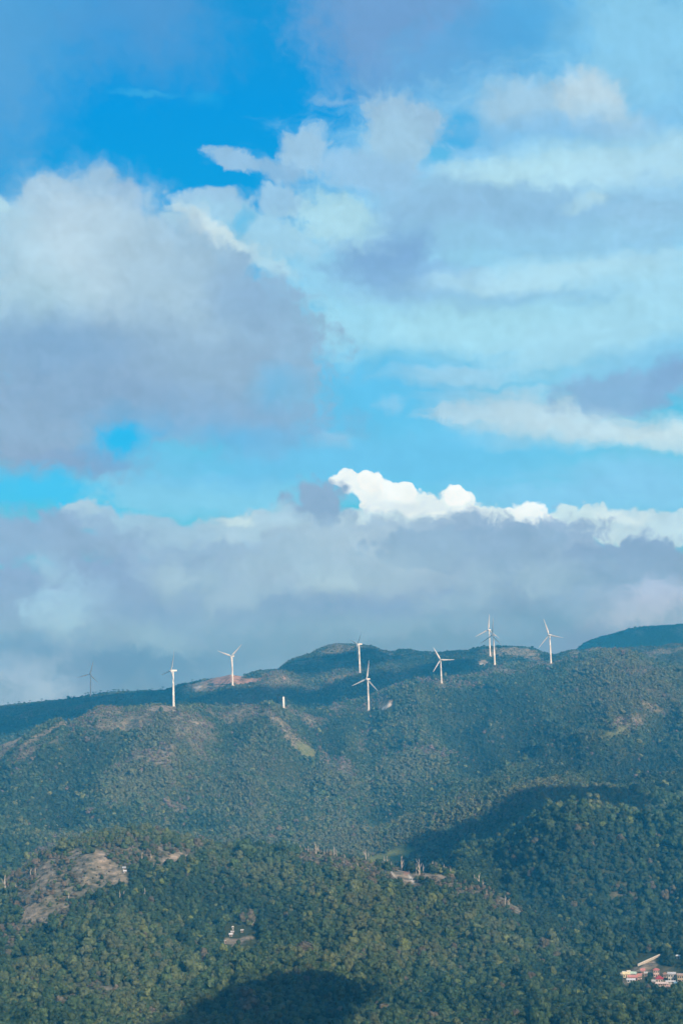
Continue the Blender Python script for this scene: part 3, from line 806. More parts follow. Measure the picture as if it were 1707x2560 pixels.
def make_trunk(name, h, r, seed, limbs=3):
    rg = random.Random(seed); bm = bmesh.new()
    def tube(p0, p1, r0, r1, sgm=6):
        ax = (p1 - p0).normalized(); u = ax.orthogonal().normalized(); w = ax.cross(u)
        A = [bm.verts.new(p0 + (u * math.cos(2 * math.pi * i / sgm) + w * math.sin(2 * math.pi * i / sgm)) * r0) for i in range(sgm)]
        B = [bm.verts.new(p1 + (u * math.cos(2 * math.pi * i / sgm) + w * math.sin(2 * math.pi * i / sgm)) * r1) for i in range(sgm)]
        for i in range(sgm): bm.faces.new((A[i], A[(i + 1) % sgm], B[(i + 1) % sgm], B[i]))
        bm.faces.new(A[::-1]); bm.faces.new(B)
    p = Vector((0, 0, -h * .12)); lean = Vector((rg.uniform(-.06, .06), rg.uniform(-.06, .06), 0)) * h
    q = Vector((0, 0, h * .55)) + lean * .5; e = Vector((0, 0, h)) + lean
    tube(p, q, r, r * .72); tube(q, e, r * .72, r * .25)
    for i in range(limbs):
        t = rg.uniform(.45, .85); a = rg.uniform(0, 6.28); s = q.lerp(e, max(0, (t - .55) / .45)) if t > .55 else p.lerp(q, t / .55)
        tube(s, s + Vector((math.cos(a), math.sin(a), rg.uniform(.5, 1.1))) * h * rg.uniform(.16, .28), r * .4, r * .12, 5)
    return mesh_bm(name, bm)

NEAR = [make_crown("tree_crown", 100 + i, rg_l, 330, .085, fl) for i, (rg_l, fl) in enumerate([(7, 1.0), (9, .9), (6, 1.1), (8, .8), (10, 1.0), (5, 1.2)])]
FARC = [make_crown("tree_crown", 200 + i, l, 60, .17, fl, core=ICO1) for i, (l, fl) in enumerate([(4, 1.0), (5, .9), (3, 1.15), (4, .8)])]
TRUNK = [make_trunk("tree_trunk", .62, .035, 300 + i) for i in range(3)]

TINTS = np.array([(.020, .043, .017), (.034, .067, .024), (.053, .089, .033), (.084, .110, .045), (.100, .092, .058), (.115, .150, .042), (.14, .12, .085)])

# pixel windows kept free of trees so that what stands in a clearing is seen: x0, y0, x1, y1, distance of the thing
CLEAR = []
def clear_for(x0, y0, x1, y1, r): CLEAR.append((x0, y0, x1, y1, r))

VILLAGE_R = None
for box in [(1548, 2424, 1612, 2470), (1630, 2420, 1707, 2482), (1592, 2386, 1652, 2424), (1688, 2388, 1705, 2404), (559, 2314, 642, 2364), (303, 2168, 324, 2190), (952, 1750, 984, 1776)]:
    p = hit((box[0] + box[2]) / 2, box[1] * .6 + box[3] * .4)
    clear_for(*box, math.hypot(p.x, p.y) + 30)
for bx, by in [(434, 1768), (581, 1715), (709, 1770), (899, 1684), (921, 1777), (1103, 1710), (1236, 1665), (1377, 1660), (1225, 1641)]:
    p = hit(bx, by - 1); clear_for(bx - 5, by - 16, bx + 5, by + 3, math.hypot(p.x, p.y) + 30)

def scatter(r0, r1, sp0, sp1, azlim=19.0):
    """jittered rows of points, spacing grows with distance"""
    A, Rr = [], []
    r = r0
    while r < r1:
        s = sp0 + (sp1 - sp0) * (r - r0) / (r1 - r0)
        m = int(2 * R(azlim) * r / s)
        a = -R(azlim) + (np.arange(m) + rng.uniform(-.5, .5, m) + .5) * s / r
        A.append(a); Rr.append(r + rng.uniform(-.5, .5, m) * s)
        r += s
    return np.concatenate(A), np.concatenate(Rr)

az1, r1 = scatter(760, 1560, 4.3, 4.2)
az2, r2 = scatter(1560, 3350, 3.9, 4.4)
az3, r3 = scatter(3350, 5400, 5.5, 9.0)
TA = np.concatenate([az1, az2, az3]); TR = np.concatenate([r1, r2, r3])
TZ = height(TA, TR)
TX, TY = np.sin(TA) * TR, np.cos(TA) * TR
size = np.where(TR < 1560, 1.0, np.where(TR < 3350, 1.0, .95)) * np.exp(rng.normal(0, .32, len(TA))) * np.where(TR < 1560, 5.4, np.where(TR < 1950, 6.2, 4.9))
big = fbm(TX / 90, TY / 90, 41, 3)
size *= 0.6 + 0.8 * big
ctree = cover(TX, TY, TZ, fbm(TX / 9, TY / 14, 77, 3))
bare = np.maximum.reduce([ctree['s'], ctree['r'], ctree['w'], ctree['g']])
brush = ctree['d']
keep = (rng.uniform(0, 1, len(TA)) > np.clip(bare * 1.15, 0, 1)) & (rng.uniform(0, 1, len(TA)) > brush * .44)
size = np.where(brush > .25, size * (1 - .42 * brush), size)
size = np.where(bare > .25, size * .5, size)
tall = np.where(TR < 1950, rng.uniform(.7, 1.25, len(TA)), np.where(TR < 3350, rng.uniform(.55, 1.0, len(TA)), rng.uniform(.4, .6, len(TA))))
TPX, TPY = world_px(np.stack([TX, TY, TZ + size * .5], -1))
hpx = size * tall * F_PX / TR
keep &= (TPX > -420) & (TPX < 2127) & (TPY - hpx < 2680)
keep &= vis_margin(TA, TR, TZ, size * tall) > -6.0 / TR
for (x0, y0, x1, y1, rr) in CLEAR:
    keep &= ~((TPX > x0 - 3) & (TPX < x1 + 3) & (TPY + hpx * .5 > y0) & (TPY - hpx * .5 < y1) & (TR < rr) & (TR > rr - 130))
# colour: drifts of lighter and darker kinds of tree, with relief shade in the tint
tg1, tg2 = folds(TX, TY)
mix = fbm(TX / 260, TY / 260, 51, 3) + rng.normal(0, .10, len(TA)) + np.where(TR > 2000, .75, .25) * tg1 + np.where(TR > 2000, .45, .25) * tg2 + .013 * sum(fold_h(TX, TY, *f) for f in FOLDS)      # gully trees tinted darker, spur trees lighter, standing in for slope shading
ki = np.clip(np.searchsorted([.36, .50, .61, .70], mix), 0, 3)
u = rng.uniform(0, 1, len(TA))
ki = np.where((u < .018), 4, ki); ki = np.where((u > .975), 5, ki)
dry = (brush > .3) & (rng.uniform(0, 1, len(TA)) < brush * .8)
ki = np.where(dry, np.where(rng.uniform(0, 1, len(TA)) < .5, 4, 3), ki)
ki = np.where((brush > .5) & (rng.uniform(0, 1, len(TA)) < .22), 6, ki)
ki = np.where((ctree['g'] > .2), 5, ki)
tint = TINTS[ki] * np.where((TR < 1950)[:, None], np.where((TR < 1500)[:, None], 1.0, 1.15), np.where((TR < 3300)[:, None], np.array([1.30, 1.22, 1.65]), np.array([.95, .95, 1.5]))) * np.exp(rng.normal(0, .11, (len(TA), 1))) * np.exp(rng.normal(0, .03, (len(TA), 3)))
rotz = rng.uniform(0, 2 * math.pi, len(TA))
lod = np.where(TR < 1950, 0, 1)
kind = np.where(lod == 0, rng.integers(0, 6, len(TA)), 6 + rng.integers(0, 4, len(TA)))

idx = np.nonzero(keep)[0]
# the 300 trees that show largest: each one a thing of its own
near_ok = (TPX[idx] > 0) & (TPX[idx] < 1707) & (TPY[idx] < 2556) & (vis_margin(TA[idx], TR[idx], TZ[idx], size[idx] * tall[idx]) > 2.0 / TR[idx]) & (TR[idx] < 1560)
cand = idx[near_ok]
cand = cand[np.argsort(-(size[cand] ** 2 * tall[cand]) / TR[cand] ** 2)][:300]
keep[cand] = False
rest = np.nonzero(keep)[0]
print("trees", len(rest), len(cand))

WORDS = ["very dark green", "deep green", "mid green", "olive green", "dry brown", "yellow green", "pale greyish brown"]
crown_src = {}
def side_word(x): return "left" if x < 569 else ("middle" if x < 1138 else "right")
for q, i in enumerate(cand):
    s = size[i]
    if 'trees' in SKIP and q > 5: break
    shape = "tall" if tall[i] > 1.1 else ("round" if tall[i] > .9 else "low spreading")
    row = "at the bottom edge" if TPY[i] > 2470 else ("above the bottom edge" if TPY[i] > 2330 else "below the bare ridge")
    o = bpy.data.objects.new("broadleaf_tree", None); COL.objects.link(o)
    o.location = (TX[i], TY[i], TZ[i] - .25); o.rotation_euler = (0, 0, rotz[i]); o.scale = (s, s, s * tall[i])
    tag(o, f"{shape} {WORDS[ki[i]]} forest tree {row}, {side_word(TPX[i])} third of photo", "tree", "larger forest trees on the near slope")
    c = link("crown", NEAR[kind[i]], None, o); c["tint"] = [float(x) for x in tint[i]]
    link("trunk", TRUNK[q % 3], m_bark, o)
    crown_src.setdefault(int(kind[i]), c)

far_src = [bpy.data.objects.new("far_crown", m) for m in FARC]      # never linked: only sources for the forest
near_src = [bpy.data.objects.new("near_crown", m) for m in NEAR]
for ob in far_src + near_src: ob["tint"] = [.05, .08, .03]

f_me = bpy.data.meshes.new("forest")
f_me.vertices.add(len(rest))
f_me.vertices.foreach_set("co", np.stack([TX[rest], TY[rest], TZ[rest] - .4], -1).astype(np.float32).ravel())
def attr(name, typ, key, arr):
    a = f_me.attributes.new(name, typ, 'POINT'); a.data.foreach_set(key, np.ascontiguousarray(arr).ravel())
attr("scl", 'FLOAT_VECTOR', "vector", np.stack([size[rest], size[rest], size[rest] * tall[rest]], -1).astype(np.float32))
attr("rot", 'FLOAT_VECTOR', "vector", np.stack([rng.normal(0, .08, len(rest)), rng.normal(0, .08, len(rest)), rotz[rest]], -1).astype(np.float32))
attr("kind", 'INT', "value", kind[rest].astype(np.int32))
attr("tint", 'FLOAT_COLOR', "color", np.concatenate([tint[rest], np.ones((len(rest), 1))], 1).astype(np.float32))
f_me.update()
forest = link("forest", f_me, m_leaf)
tag(forest, "dense tropical forest canopy covering the slopes", "forest", kind="stuff")
ng = bpy.data.node_groups.new("forest_of_crowns", 'GeometryNodeTree')
ng.interface.new_socket(name="Geometry", in_out='INPUT', socket_type='NodeSocketGeometry')
ng.interface.new_socket(name="Geometry", in_out='OUTPUT', socket_type='NodeSocketGeometry')
gi = ng.nodes.new('NodeGroupInput'); go = ng.nodes.new('NodeGroupOutput')
jo = ng.nodes.new('GeometryNodeJoinGeometry'); ins = ng.nodes.new('GeometryNodeInstanceOnPoints')
for ob in reversed(near_src + far_src):
    oi = ng.nodes.new('GeometryNodeObjectInfo'); oi.inputs['Object'].default_value = ob; oi.inputs['As Instance'].default_value = True
    ng.links.new(oi.outputs['Geometry'], jo.inputs[0])
def named(nm, t):
    x = ng.nodes.new('GeometryNodeInputNamedAttribute'); x.data_type = t; x.inputs[0].default_value = nm
    return [s for s in x.outputs if s.enabled and s.name == 'Attribute'][0]
ng.links.new(gi.outputs[0], ins.inputs['Points']); ng.links.new(jo.outputs[0], ins.inputs['Instance'])
ins.inputs['Pick Instance'].default_value = True
ng.links.new(named("kind", 'INT'), ins.inputs['Instance Index'])
er_ = ng.nodes.new('FunctionNodeEulerToRotation'); ng.links.new(named("rot", 'FLOAT_VECTOR'), er_.inputs[0]); ng.links.new(er_.outputs[0], ins.inputs['Rotation'])
ng.links.new(named("scl", 'FLOAT_VECTOR'), ins.inputs['Scale'])
ng.links.new(ins.outputs[0], go.inputs[0])
if 'trees' not in SKIP:
    md = forest.modifiers.new("crowns", 'NODES'); md.node_group = ng

# ----------------------------------------------------------------- wind turbines
m_white = paint("turbine_white", (.80, .81, .80), 0.45, 0.03, 0.05)
m_hub = paint("turbine_hub_grey", (.42, .45, .48), 0.5, 0.05, 0.1)
m_conc = paint("concrete", (.45, .43, .39), 0.9, 0.12, 0.5)

def ring_mesh(name, secs, sgm=20, smooth=True):
    """surface through rings: (z, radius)"""
    bm = bmesh.new(); prev = None
    for z, r in secs:
        cur = [bm.verts.new((r * math.cos(2 * math.pi * i / sgm), r * math.sin(2 * math.pi * i / sgm), z)) for i in range(sgm)]
        if prev:
            for i in range(sgm): bm.faces.new((prev[i], prev[(i + 1) % sgm], cur[(i + 1) % sgm], cur[i]))
        else: bm.faces.new(cur[::-1])
        prev = cur
    bm.faces.new(prev)
    return mesh_bm(name, bm, smooth)

T_H = 65.0
tower_me = ring_mesh("tower", [(-9, 2.15), (0, 2.15), (.5, 2.1), (20, 1.9), (20.1, 1.95), (20.4, 1.95), (20.5, 1.88), (42, 1.6), (42.1, 1.66), (42.4, 1.66), (42.5, 1.58), (62.4, 1.25), (63.1, 1.3)])
base_me = ring_mesh("foundation", [(-3, 4.4), (.55, 4.3), (.75, 4.0)], smooth=False)
bm = bmesh.new(); bmesh.ops.create_cube(bm, size=1)
for v in bm.verts:
    v.co.x *= 3.5; v.co.y *= 10.5; v.co.z *= 3.6
    if v.co.y > 0: v.co.x *= .82; v.co.z = v.co.z * .86 + (.2 if v.co.z < 0 else 0)
bmesh.ops.bevel(bm, geom=bm.edges[:], offset=.7, segments=3, affect='EDGES', profile=.6)
for v in bm.verts: v.co.y += 1.9; v.co.z += 1.9
nac_me = mesh_bm("nacelle", bm, True)
# hub and nose cone: turned about the rotor axis (local -Y)
bm = bmesh.new(); prev = None
for y, r in [(0.0, 1.25), (-.2, 1.7), (-1.6, 1.75), (-2.6, 1.5), (-3.4, .95), (-3.8, .35)]:
    cur = [bm.verts.new((r * math.cos(2 * math.pi * i / 18), y, r * math.sin(2 * math.pi * i / 18))) for i in range(18)]
    if prev:
        for i in range(18): bm.faces.new((prev[i], prev[(i + 1) % 18], cur[(i + 1) % 18], cur[i]))
    else: bm.faces.new(cur)
    prev = cur
bm.faces.new(prev)
hub_me = mesh_bm("hub", bm, True)
# blade: along +Z, chord along X, thin along Y
bm = bmesh.new(); prev = None
for z, ch, th, tw in [(1.2, 1.8, 1.8, 0), (3.2, 1.9, 1.7, 0), (5.5, 3.1, 1.2, 16), (8.5, 3.9, .95, 13), (13, 3.4, .7, 10), (20, 2.7, .5, 7), (28, 2.0, .34, 4), (35, 1.35, .22, 2), (38.5, .85, .13, 1), (40, .2, .05, 0)]:
    cur = []
    for i in range(12):
        a = 2 * math.pi * i / 12
        px_ = ch * (.5 * math.cos(a) + .12 * (1 - th / ch)); py_ = th * .5 * math.sin(a) * (1 + .35 * math.cos(a) * (1 - th / ch))
        t = R(tw); x = px_ * math.cos(t) - py_ * math.sin(t); y = px_ * math.sin(t) + py_ * math.cos(t)
        cur.append(bm.verts.new((x, y - .0011 * z * z, z)))
    if prev:
        for i in range(12): bm.faces.new((prev[i], prev[(i + 1) % 12], cur[(i + 1) % 12], cur[i]))
    else: bm.faces.new(cur[::-1])
    prev = cur
bm.faces.new(prev)
blade_me = mesh_bm("blade", bm, True)

def fit_rotor(tips, Rp):
    """yaw and rotor phase that bring three blades to the tips seen (pixels from the hub, y up)"""
    best = (1e18, 0, 0)
    for phi in range(0, 48, 2):
        for th in range(0, 120, 2):
            pr = []
            for k in range(3):
                a = R(th + 120 * k); x, y = Rp * math.sin(a) * math.cos(R(phi)), Rp * math.cos(a)
                pr.append((x - y * math.sin(ROLL), y + x * math.sin(ROLL)))
            e = sum(min((p[0] - t[0]) ** 2 + (p[1] - t[1]) ** 2 for p in pr) for t in tips)
            e += 4 * (phi - 40) ** 2 / 100
            if e < best[0]: best = (e, phi, th)
    return best[1], best[2]

# hub pixel, base pixel (None: its foot is hidden), distance when hidden, blade tips as pixels, label
TURB = [
    ((225, 1685), (226.5, 1742), None, [(234, 1650), (196, 1692), (252, 1707)], "faint grey hazy wind turbine behind the far left ridge, fading into low cloud"),
    ((428, 1676), (434, 1768), None, [(442, 1627), (439, 1720), (402, 1678)], "large white wind turbine seen side on, standing on the bare knoll at the left"),
    ((577, 1640), (581.5, 1715), None, [(551, 1628), (598, 1615), (578, 1675)], "white wind turbine standing on the red earth bench, two blades raised in a V"),
    ((896, 1610), (899.5, 1684), None, [(870, 1602), (902, 1650)], "white wind turbine in front of the rounded far hilltop, its rotor turned nearly edge on"),
    ((917, 1697), (921.5, 1777), None, [(922, 1647), (878, 1715), (944, 1727)], "white wind turbine on the forested slope beside the short pale track, one blade straight up"),
    ((1101, 1649), (1103.5, 1710), None, [(1079, 1606), (1141, 1648), (1076, 1690)], "white wind turbine with one blade pointing level to the right over a dark hollow"),
    ((1220, 1574), (1225, 1641), None, [(1223, 1531), (1187, 1593), (1249, 1597)], "taller looking, farther wind turbine of the overlapping pair, left of its neighbour"),
    ((1234, 1588), (1236.5, 1665), None, [(1202, 1608), (1255, 1611)], "nearer wind turbine of the overlapping pair, its foot lower down on the crest"),
    ((1373, 1587), (1377, 1660), None, [(1359, 1544), (1403, 1592), (1348, 1624)], "rightmost white wind turbine, alone on the long forested crest"),
]
turbines = []
for hubp, basep, _, tips, label in TURB:
    b = hit(basep[0], basep[1] - 1)
    rr = math.hypot(b.x, b.y)
    # tower scale from its height in the picture
    az, t = dir_azt(px_dir(*hubp)); Hpx = rr * float(t) - b.z
    s = max(.6, min(1.35, (Hpx) / (T_H + 1.0)))
    Rp = 40.0 * s * F_PX / rr
    phi, th = (68, 46) if basep[0] == 899.5 else (66, 20) if basep[0] == 434 else (36, 50) if basep[0] == 581.5 else (28, 102) if basep[0] == 1377 else fit_rotor([(x - hubp[0], hubp[1] - y) for x, y in tips], Rp)
    o = bpy.data.objects.new("wind_turbine", None); COL.objects.link(o)
    o.location = b; o.scale = (s, s, s)
    o.rotation_euler = (0, 0, -R(phi) - math.atan2(b.x, b.y) * 1.0)
    tag(o, label, "wind turbine", "white wind turbines along the mountain ridges")
    link("tower", tower_me, m_white, o); link("foundation", base_me, m_conc, o)
    if basep[0] == 226.5: FAINT = b.copy()
    na_ = link("nacelle", nac_me, m_white, o); na_.location = (0, 0, 63.1)
    hu = link("hub", hub_me, m_hub, o); hu.location = (0, -3.1, 65.0); hu.rotation_euler = (R(-4), 0, 0)
    for k in range(3):
        bl = link("blade", blade_me, m_white, hu); bl.location = (0, -1.0, 0); bl.rotation_euler = (0, R(th + 120 * k), 0)
    print("turbine", [round(v) for v in b], "scale %.2f yaw %d phase %d r %.0f" % (s, phi, th, rr))

# the stump of a tower still being put up
b = hit(709, 1770)
o = bpy.data.objects.new("unfinished_tower", None); COL.objects.link(o); o.location = b
tag(o, "short white stump of an unfinished turbine tower peeping over the ridge", "tower")
link("tower_section", ring_mesh("tower_section", [(-12, 1.9), (19.6, 1.75)]), m_white, o)
link("flange", ring_mesh("flange", [(19.6, 1.9), (20.0, 1.9)]), m_hub, o)

# ----------------------------------------------------------------- coconut palms on the far left ridge, bare dead trees on the near ridge
def palm_parts(seed):
    rg = random.Random(seed)
    tr = make_trunk("palm_trunk", 9.0, .6, seed, 0)
    V, Fq = [], []
    for k in range(13):
        a = k * 2.39996; drop = rg.uniform(-.1, 1.0); L_ = rg.uniform(2.6, 3.8)
        prevp = None
        for sgi in range(5):
            t = sgi / 4
            c = Vector((math.cos(a) * L_ * t, math.sin(a) * L_ * t, 9.0 + L_ * (.55 * t - (.5 + .5 * drop) * t * t * 1.3)))
            w = Vector((-math.sin(a), math.cos(a), 0)) * (.55 * math.sin(math.pi * min(1, t * .9 + .12)) + .06)
            V += [c - w - Vector((0, 0, .25)), c, c + w - Vector((0, 0, .25))]
            m = len(V)
            if sgi:
                Fq += [(m - 6, m - 5, m - 2, m - 3), (m - 5, m - 4, m - 1, m - 2)]
    me = mesh_np("palm_crown", np.array([v[:] for v in V]), np.array(Fq))
    me.materials.append(m_leaf)
    return tr, me
PALMS = [palm_parts(s) for s in (1, 2, 3)]
for q, x in enumerate([20, 47, 61, 75, 104, 171, 178, 186, 214, 220, 233, 240, 251, 269, 277, 284, 289, 296, 306, 317, 344, 380, 402, 407, 480]):
    yy = np.interp(x, *np.array(D_PX).T)
    az, t = dir_azt(px_dir(x, yy)); k = np.interp(float(az), AZ, rD); zz = float(height(np.array([float(az)]), np.array([k]))[0])
    tr, cr = PALMS[q % 3]
    o = bpy.data.objects.new("palm_tree", None); COL.objects.link(o)
    s = random.uniform(.75, 1.25)
    o.location = (math.sin(az) * k, math.cos(az) * k, zz - 1.0); o.scale = (s * 1.2, s * 1.2, s); o.rotation_euler = (random.uniform(-.08, .08), random.uniform(-.12, .12), random.uniform(0, 6.28))
    where = "at the left edge of the photo" if x < 110 else ("beside the faint grey turbine" if x < 262 else ("between the faint and the side-on turbine" if x < 420 else "right of the side-on turbine"))
    tag(o, f"small dark palm on the far left skyline {where}", "palm tree", "palms along the far left skyline")
    c = link("crown", cr, None, o); c["tint"] = [.03, .05, .025]
    link("trunk", tr, m_bark, o)

m_dead = paint("bleached_dead_wood", (.54, .50, .43), 0.9, 0.2, 1.0)
def dead_mesh(seed, fork):
    rg = random.Random(seed); bm = bmesh.new()
    def tube(p0, p1, r0, r1, sgm=6):
        ax = (p1 - p0).normalized(); u = ax.orthogonal().normalized(); w = ax.cross(u)
        A = [bm.verts.new(p0 + (u * math.cos(2 * math.pi * i / sgm) + w * math.sin(2 * math.pi * i / sgm)) * r0) for i in range(sgm)]
        B = [bm.verts.new(p1 + (u * math.cos(2 * math.pi * i / sgm) + w * math.sin(2 * math.pi * i / sgm)) * r1) for i in range(sgm)]
        for i in range(sgm): bm.faces.new((A[i], A[(i + 1) % sgm], B[(i + 1) % sgm], B[i]))
        bm.faces.new(A[::-1]); bm.faces.new(B)
    tr = bmesh.new(); bm.free(); bm = tr
    p = Vector((0, 0, -.15)); pts = [p]
    for i in range(4):
        p = p + Vector((rg.uniform(-.03, .03), rg.uniform(-.03, .03), .29)); pts.append(p)
    rad = [.052, .044, .036, .027, .013]
    for i in range(4): tube(pts[i], pts[i + 1], rad[i], rad[i + 1])
    trunk = mesh_bm("dead_trunk", bm)
    bm = bmesh.new()
    for i in range(fork):
        a = rg.uniform(0, 6.28); k = rg.choice([1, 2, 2, 3]); s = pts[k]
        m = s + Vector((math.cos(a) * .13, math.sin(a) * .13, rg.uniform(.14, .24)))
        e = m + Vector((math.cos(a) * rg.uniform(.02, .12), math.sin(a) * rg.uniform(.02, .12), rg.uniform(.12, .22)))
        tube(s, m, .022, .015, 5); tube(m, e, .015, .006, 5)
        if rg.random() < .6:
            tube(m, m + Vector((rg.uniform(-.12, .12), rg.uniform(-.12, .12), .12)), .010, .004, 4)
    return trunk, mesh_bm("dead_branches", bm)
DEAD = [dead_mesh(1, 3), dead_mesh(2, 2), dead_mesh(3, 6), dead_mesh(4, 4)]
DT = [(751, 2134, 16, 1), (771, 2136, 15, 0), (783, 2138, 13, 1), (790, 2140, 22, 2), (796, 2137, 18, 3), (811, 2140, 13, 1), (818, 2140, 11, 0), (826, 2141, 14, 1), (836, 2142, 19, 1), (841, 2142, 13, 0), (862, 2150, 9, 1),
      (880, 2180, 12, 3), (895, 2178, 14, 0), (906, 2182, 13, 3), (915, 2152, 22, 3), (921, 2148, 12, 1), (960, 2168, 20, 1), (968, 2171, 22, 0), (978, 2173, 14, 1), (1004, 2178, 28, 0), (1023, 2182, 17, 1), (1034, 2182, 16, 0), (1040, 2186, 20, 3), (1048, 2188, 28, 2), (1058, 2184, 16, 1), (1077, 2182, 14, 1), (1082, 2182, 20, 0),
      (1110, 2188, 20, 3), (1119, 2190, 15, 1), (1126, 2192, 18, 1), (1186, 2214, 20, 1), (1198, 2220, 24, 0), (1207, 2224, 18, 1), (1262, 2262, 16, 3), (1272, 2268, 14, 0),
      (15, 2238, 36, 3), (40, 2228, 14, 1), (77, 2196, 16, 0), (88, 2190, 16, 1), (170, 2256, 16, 3), (300, 2245, 13, 1), (310, 2246, 12, 0), (362, 2246, 18, 1), (355, 2152, 14, 0), (378, 2150, 12, 1), (549, 2330, 15, 0), (566, 2308, 12, 1), (578, 2298, 10, 0), (1424, 2512, 14, 3)]
for q, (x, y, hp, v) in enumerate(DT):
    p = hit(x, y); rr = math.hypot(p.x, p.y); s = hp * rr / F_PX * 1.25
    o = bpy.data.objects.new("dead_tree", None); COL.objects.link(o)
    o.location = p; o.scale = (s, s, s); o.rotation_euler = (0, 0, random.uniform(0, 6.28))
    if x == 15: lab = "tall pale bare tree standing out at the left edge below the left hill"
    elif x == 1048: lab = "forked bleached bare tree against the dark shaded hollow on the ridge"
    elif x == 790: lab = "pinkish bare forked tree at the left end of the row of bare trunks"
    elif x < 560: lab = "thin bleached bare trunk on or below the bare left hill"
    elif x < 700: lab = "thin bleached bare trunk behind the small forest clearing"
    elif x < 870: lab = "thin bleached bare trunk in the row at the left of the middle ridge"
    elif x < 985: lab = "thin bleached bare trunk below the pale green meadow on the middle ridge"
    elif x < 1150: lab = "thin bleached bare trunk standing before the dark shaded hollow on the ridge"
    elif x < 1300: lab = "thin bleached bare trunk on the descending right end of the ridge"
    else: lab = "thin bleached bare trunk in the forest near the bottom edge"
    tag(o, lab, "dead tree", "bleached bare trunks along the near ridge")
    tr, br = DEAD[v]
    link("trunk", tr, m_dead, o); link("branches", br, m_dead, o)

# ----------------------------------------------------------------- village at the lower right, huts in the clearings
def box_into(bm, x0, x1, y0, y1, z0, z1):
    v = [bm.verts.new(c) for c in [(x0, y0, z0), (x1, y0, z0), (x1, y1, z0), (x0, y1, z0), (x0, y0, z1), (x1, y0, z1), (x1, y1, z1), (x0, y1, z1)]]
    for f in [(0, 3, 2, 1), (4, 5, 6, 7), (0, 1, 5, 4), (1, 2, 6, 5), (2, 3, 7, 6), (3, 0, 4, 7)]: bm.faces.new([v[i] for i in f])

def roof_mesh(kind, w, d, h, rise, over=.45, th=.18):
    bm = bmesh.new(); X, Y_ = w / 2 + over, d / 2 + over
    if kind == 'flat':
        box_into(bm, -X, X, -Y_, Y_, h + .01, h + .22)
        return mesh_bm("roof", bm)
    if kind == 'shed': top = [(-X, -Y_, h + .05), (X, -Y_, h + .05), (X, Y_, h + rise), (-X, Y_, h + rise)]; faces = [(0, 1, 2, 3)]
    elif kind == 'gable': top = [(-X, -Y_, h), (X, -Y_, h), (X, 0, h + rise), (-X, 0, h + rise), (X, Y_, h), (-X, Y_, h)]; faces = [(0, 1, 2, 3), (3, 2, 4, 5)]
    elif kind == 'cross': top = [(-X, -Y_, h), (0, -Y_, h + rise), (0, Y_, h + rise), (-X, Y_, h), (X, -Y_, h), (X, Y_, h)]; faces = [(0, 1, 2, 3), (1, 4, 5, 2)]
    else:
        k = max(.3, X - Y_ * .95); top = [(-X, -Y_, h), (X, -Y_, h), (X, Y_, h), (-X, Y_, h), (-k, 0, h + rise), (k, 0, h + rise)]; faces = [(0, 1, 5, 4), (1, 2, 5), (2, 3, 4, 5), (3, 0, 4)]
    A = [bm.verts.new(c) for c in top]; fs = [bm.faces.new([A[i] for i in f]) for f in faces]
    bmesh.ops.recalc_face_normals(bm, faces=fs)
    if fs[0].normal.z < 0: bmesh.ops.reverse_faces(bm, faces=fs)
    bmesh.ops.solidify(bm, geom=fs, thickness=-th)
    for v in bm.verts: v.co.z += .02
    return mesh_bm("roof", bm)

_mats = {}
def pm(c, rough=.7):
    k = tuple(c)
    if k not in _mats: _mats[k] = paint("plaster_and_paint", c, rough, .12, .8)
    return _mats[k]
GLASS = paint("dark_window_opening", (.03, .035, .04), .2, .1)
def house(name, x, y, wpx, wall, roof, rk, label, cat="house", group="houses of the village at the lower right", storeys=1, depth=.75, rise=1.4, turn=0, doors=True, wins=2, lift=0.0, hgt=None):
    if 'hut' in name and not hgt: hgt = 1.5
    p = hit(x, y); rr = math.hypot(p.x, p.y)
    w = wpx * rr / F_PX; d = w * depth if w < 12 else 6.5
    h = hgt if hgt else 2.7 * storeys
    o = bpy.data.objects.new(name, None); COL.objects.link(o)
    o.location = (p.x, p.y + d / 2, p.z + lift); o.rotation_euler = (0, 0, -math.atan2(p.x, p.y) + R(turn))
    tag(o, label, cat, group)
    bm = bmesh.new(); box_into(bm, -w / 2, w / 2, -d / 2, d / 2, -3.5, h)
    if rk in ('gable', 'cross'):
        if rk == 'cross':
            for yy in (-d / 2 + .003, d / 2 - .003):
                v = [bm.verts.new((-w / 2, yy, h)), bm.verts.new((w / 2, yy, h)), bm.verts.new((0, yy, h + rise * .93))]; bm.faces.new(v)
        else:
            for xx in (-w / 2 + .003, w / 2 - .003):
                v = [bm.verts.new((xx, -d / 2, h)), bm.verts.new((xx, d / 2, h)), bm.verts.new((xx, 0, h + rise * .93))]; bm.faces.new(v)
    link("wall", mesh_bm("wall", bm), pm(wall), o)
    link("roof", roof_mesh(rk, w, d, h, rise), pm(roof, .6), o)
    slots = max(1, wins) + (1 if doors else 0)
    for st in range(storeys):
        for k in range(slots):
            xx = -w / 2 + w * (k + .5) / slots; z0 = st * 2.7
            bm = bmesh.new()
            if doors and st == 0 and k == slots // 2:
                box_into(bm, xx - .5, xx + .5, -d / 2 - .06, -d / 2 + .3, .05, 2.1)
                link("door", mesh_bm("door", bm), pm((.16, .10, .06)), o)
            elif wins:
                ww = min(.75, w / slots * .3)
                box_into(bm, xx - ww, xx + ww, -d / 2 - .05, -d / 2 + .3, z0 + .9, z0 + 2.1)
                f = link("window", mesh_bm("window", bm), GLASS, o)
                bm = bmesh.new(); box_into(bm, xx - ww - .1, xx + ww + .1, -d / 2 - .14, -d / 2 + .2, z0 + .74, z0 + .895)
                link("sill", mesh_bm("sill", bm), pm((.6, .58, .54)), f)
    return o
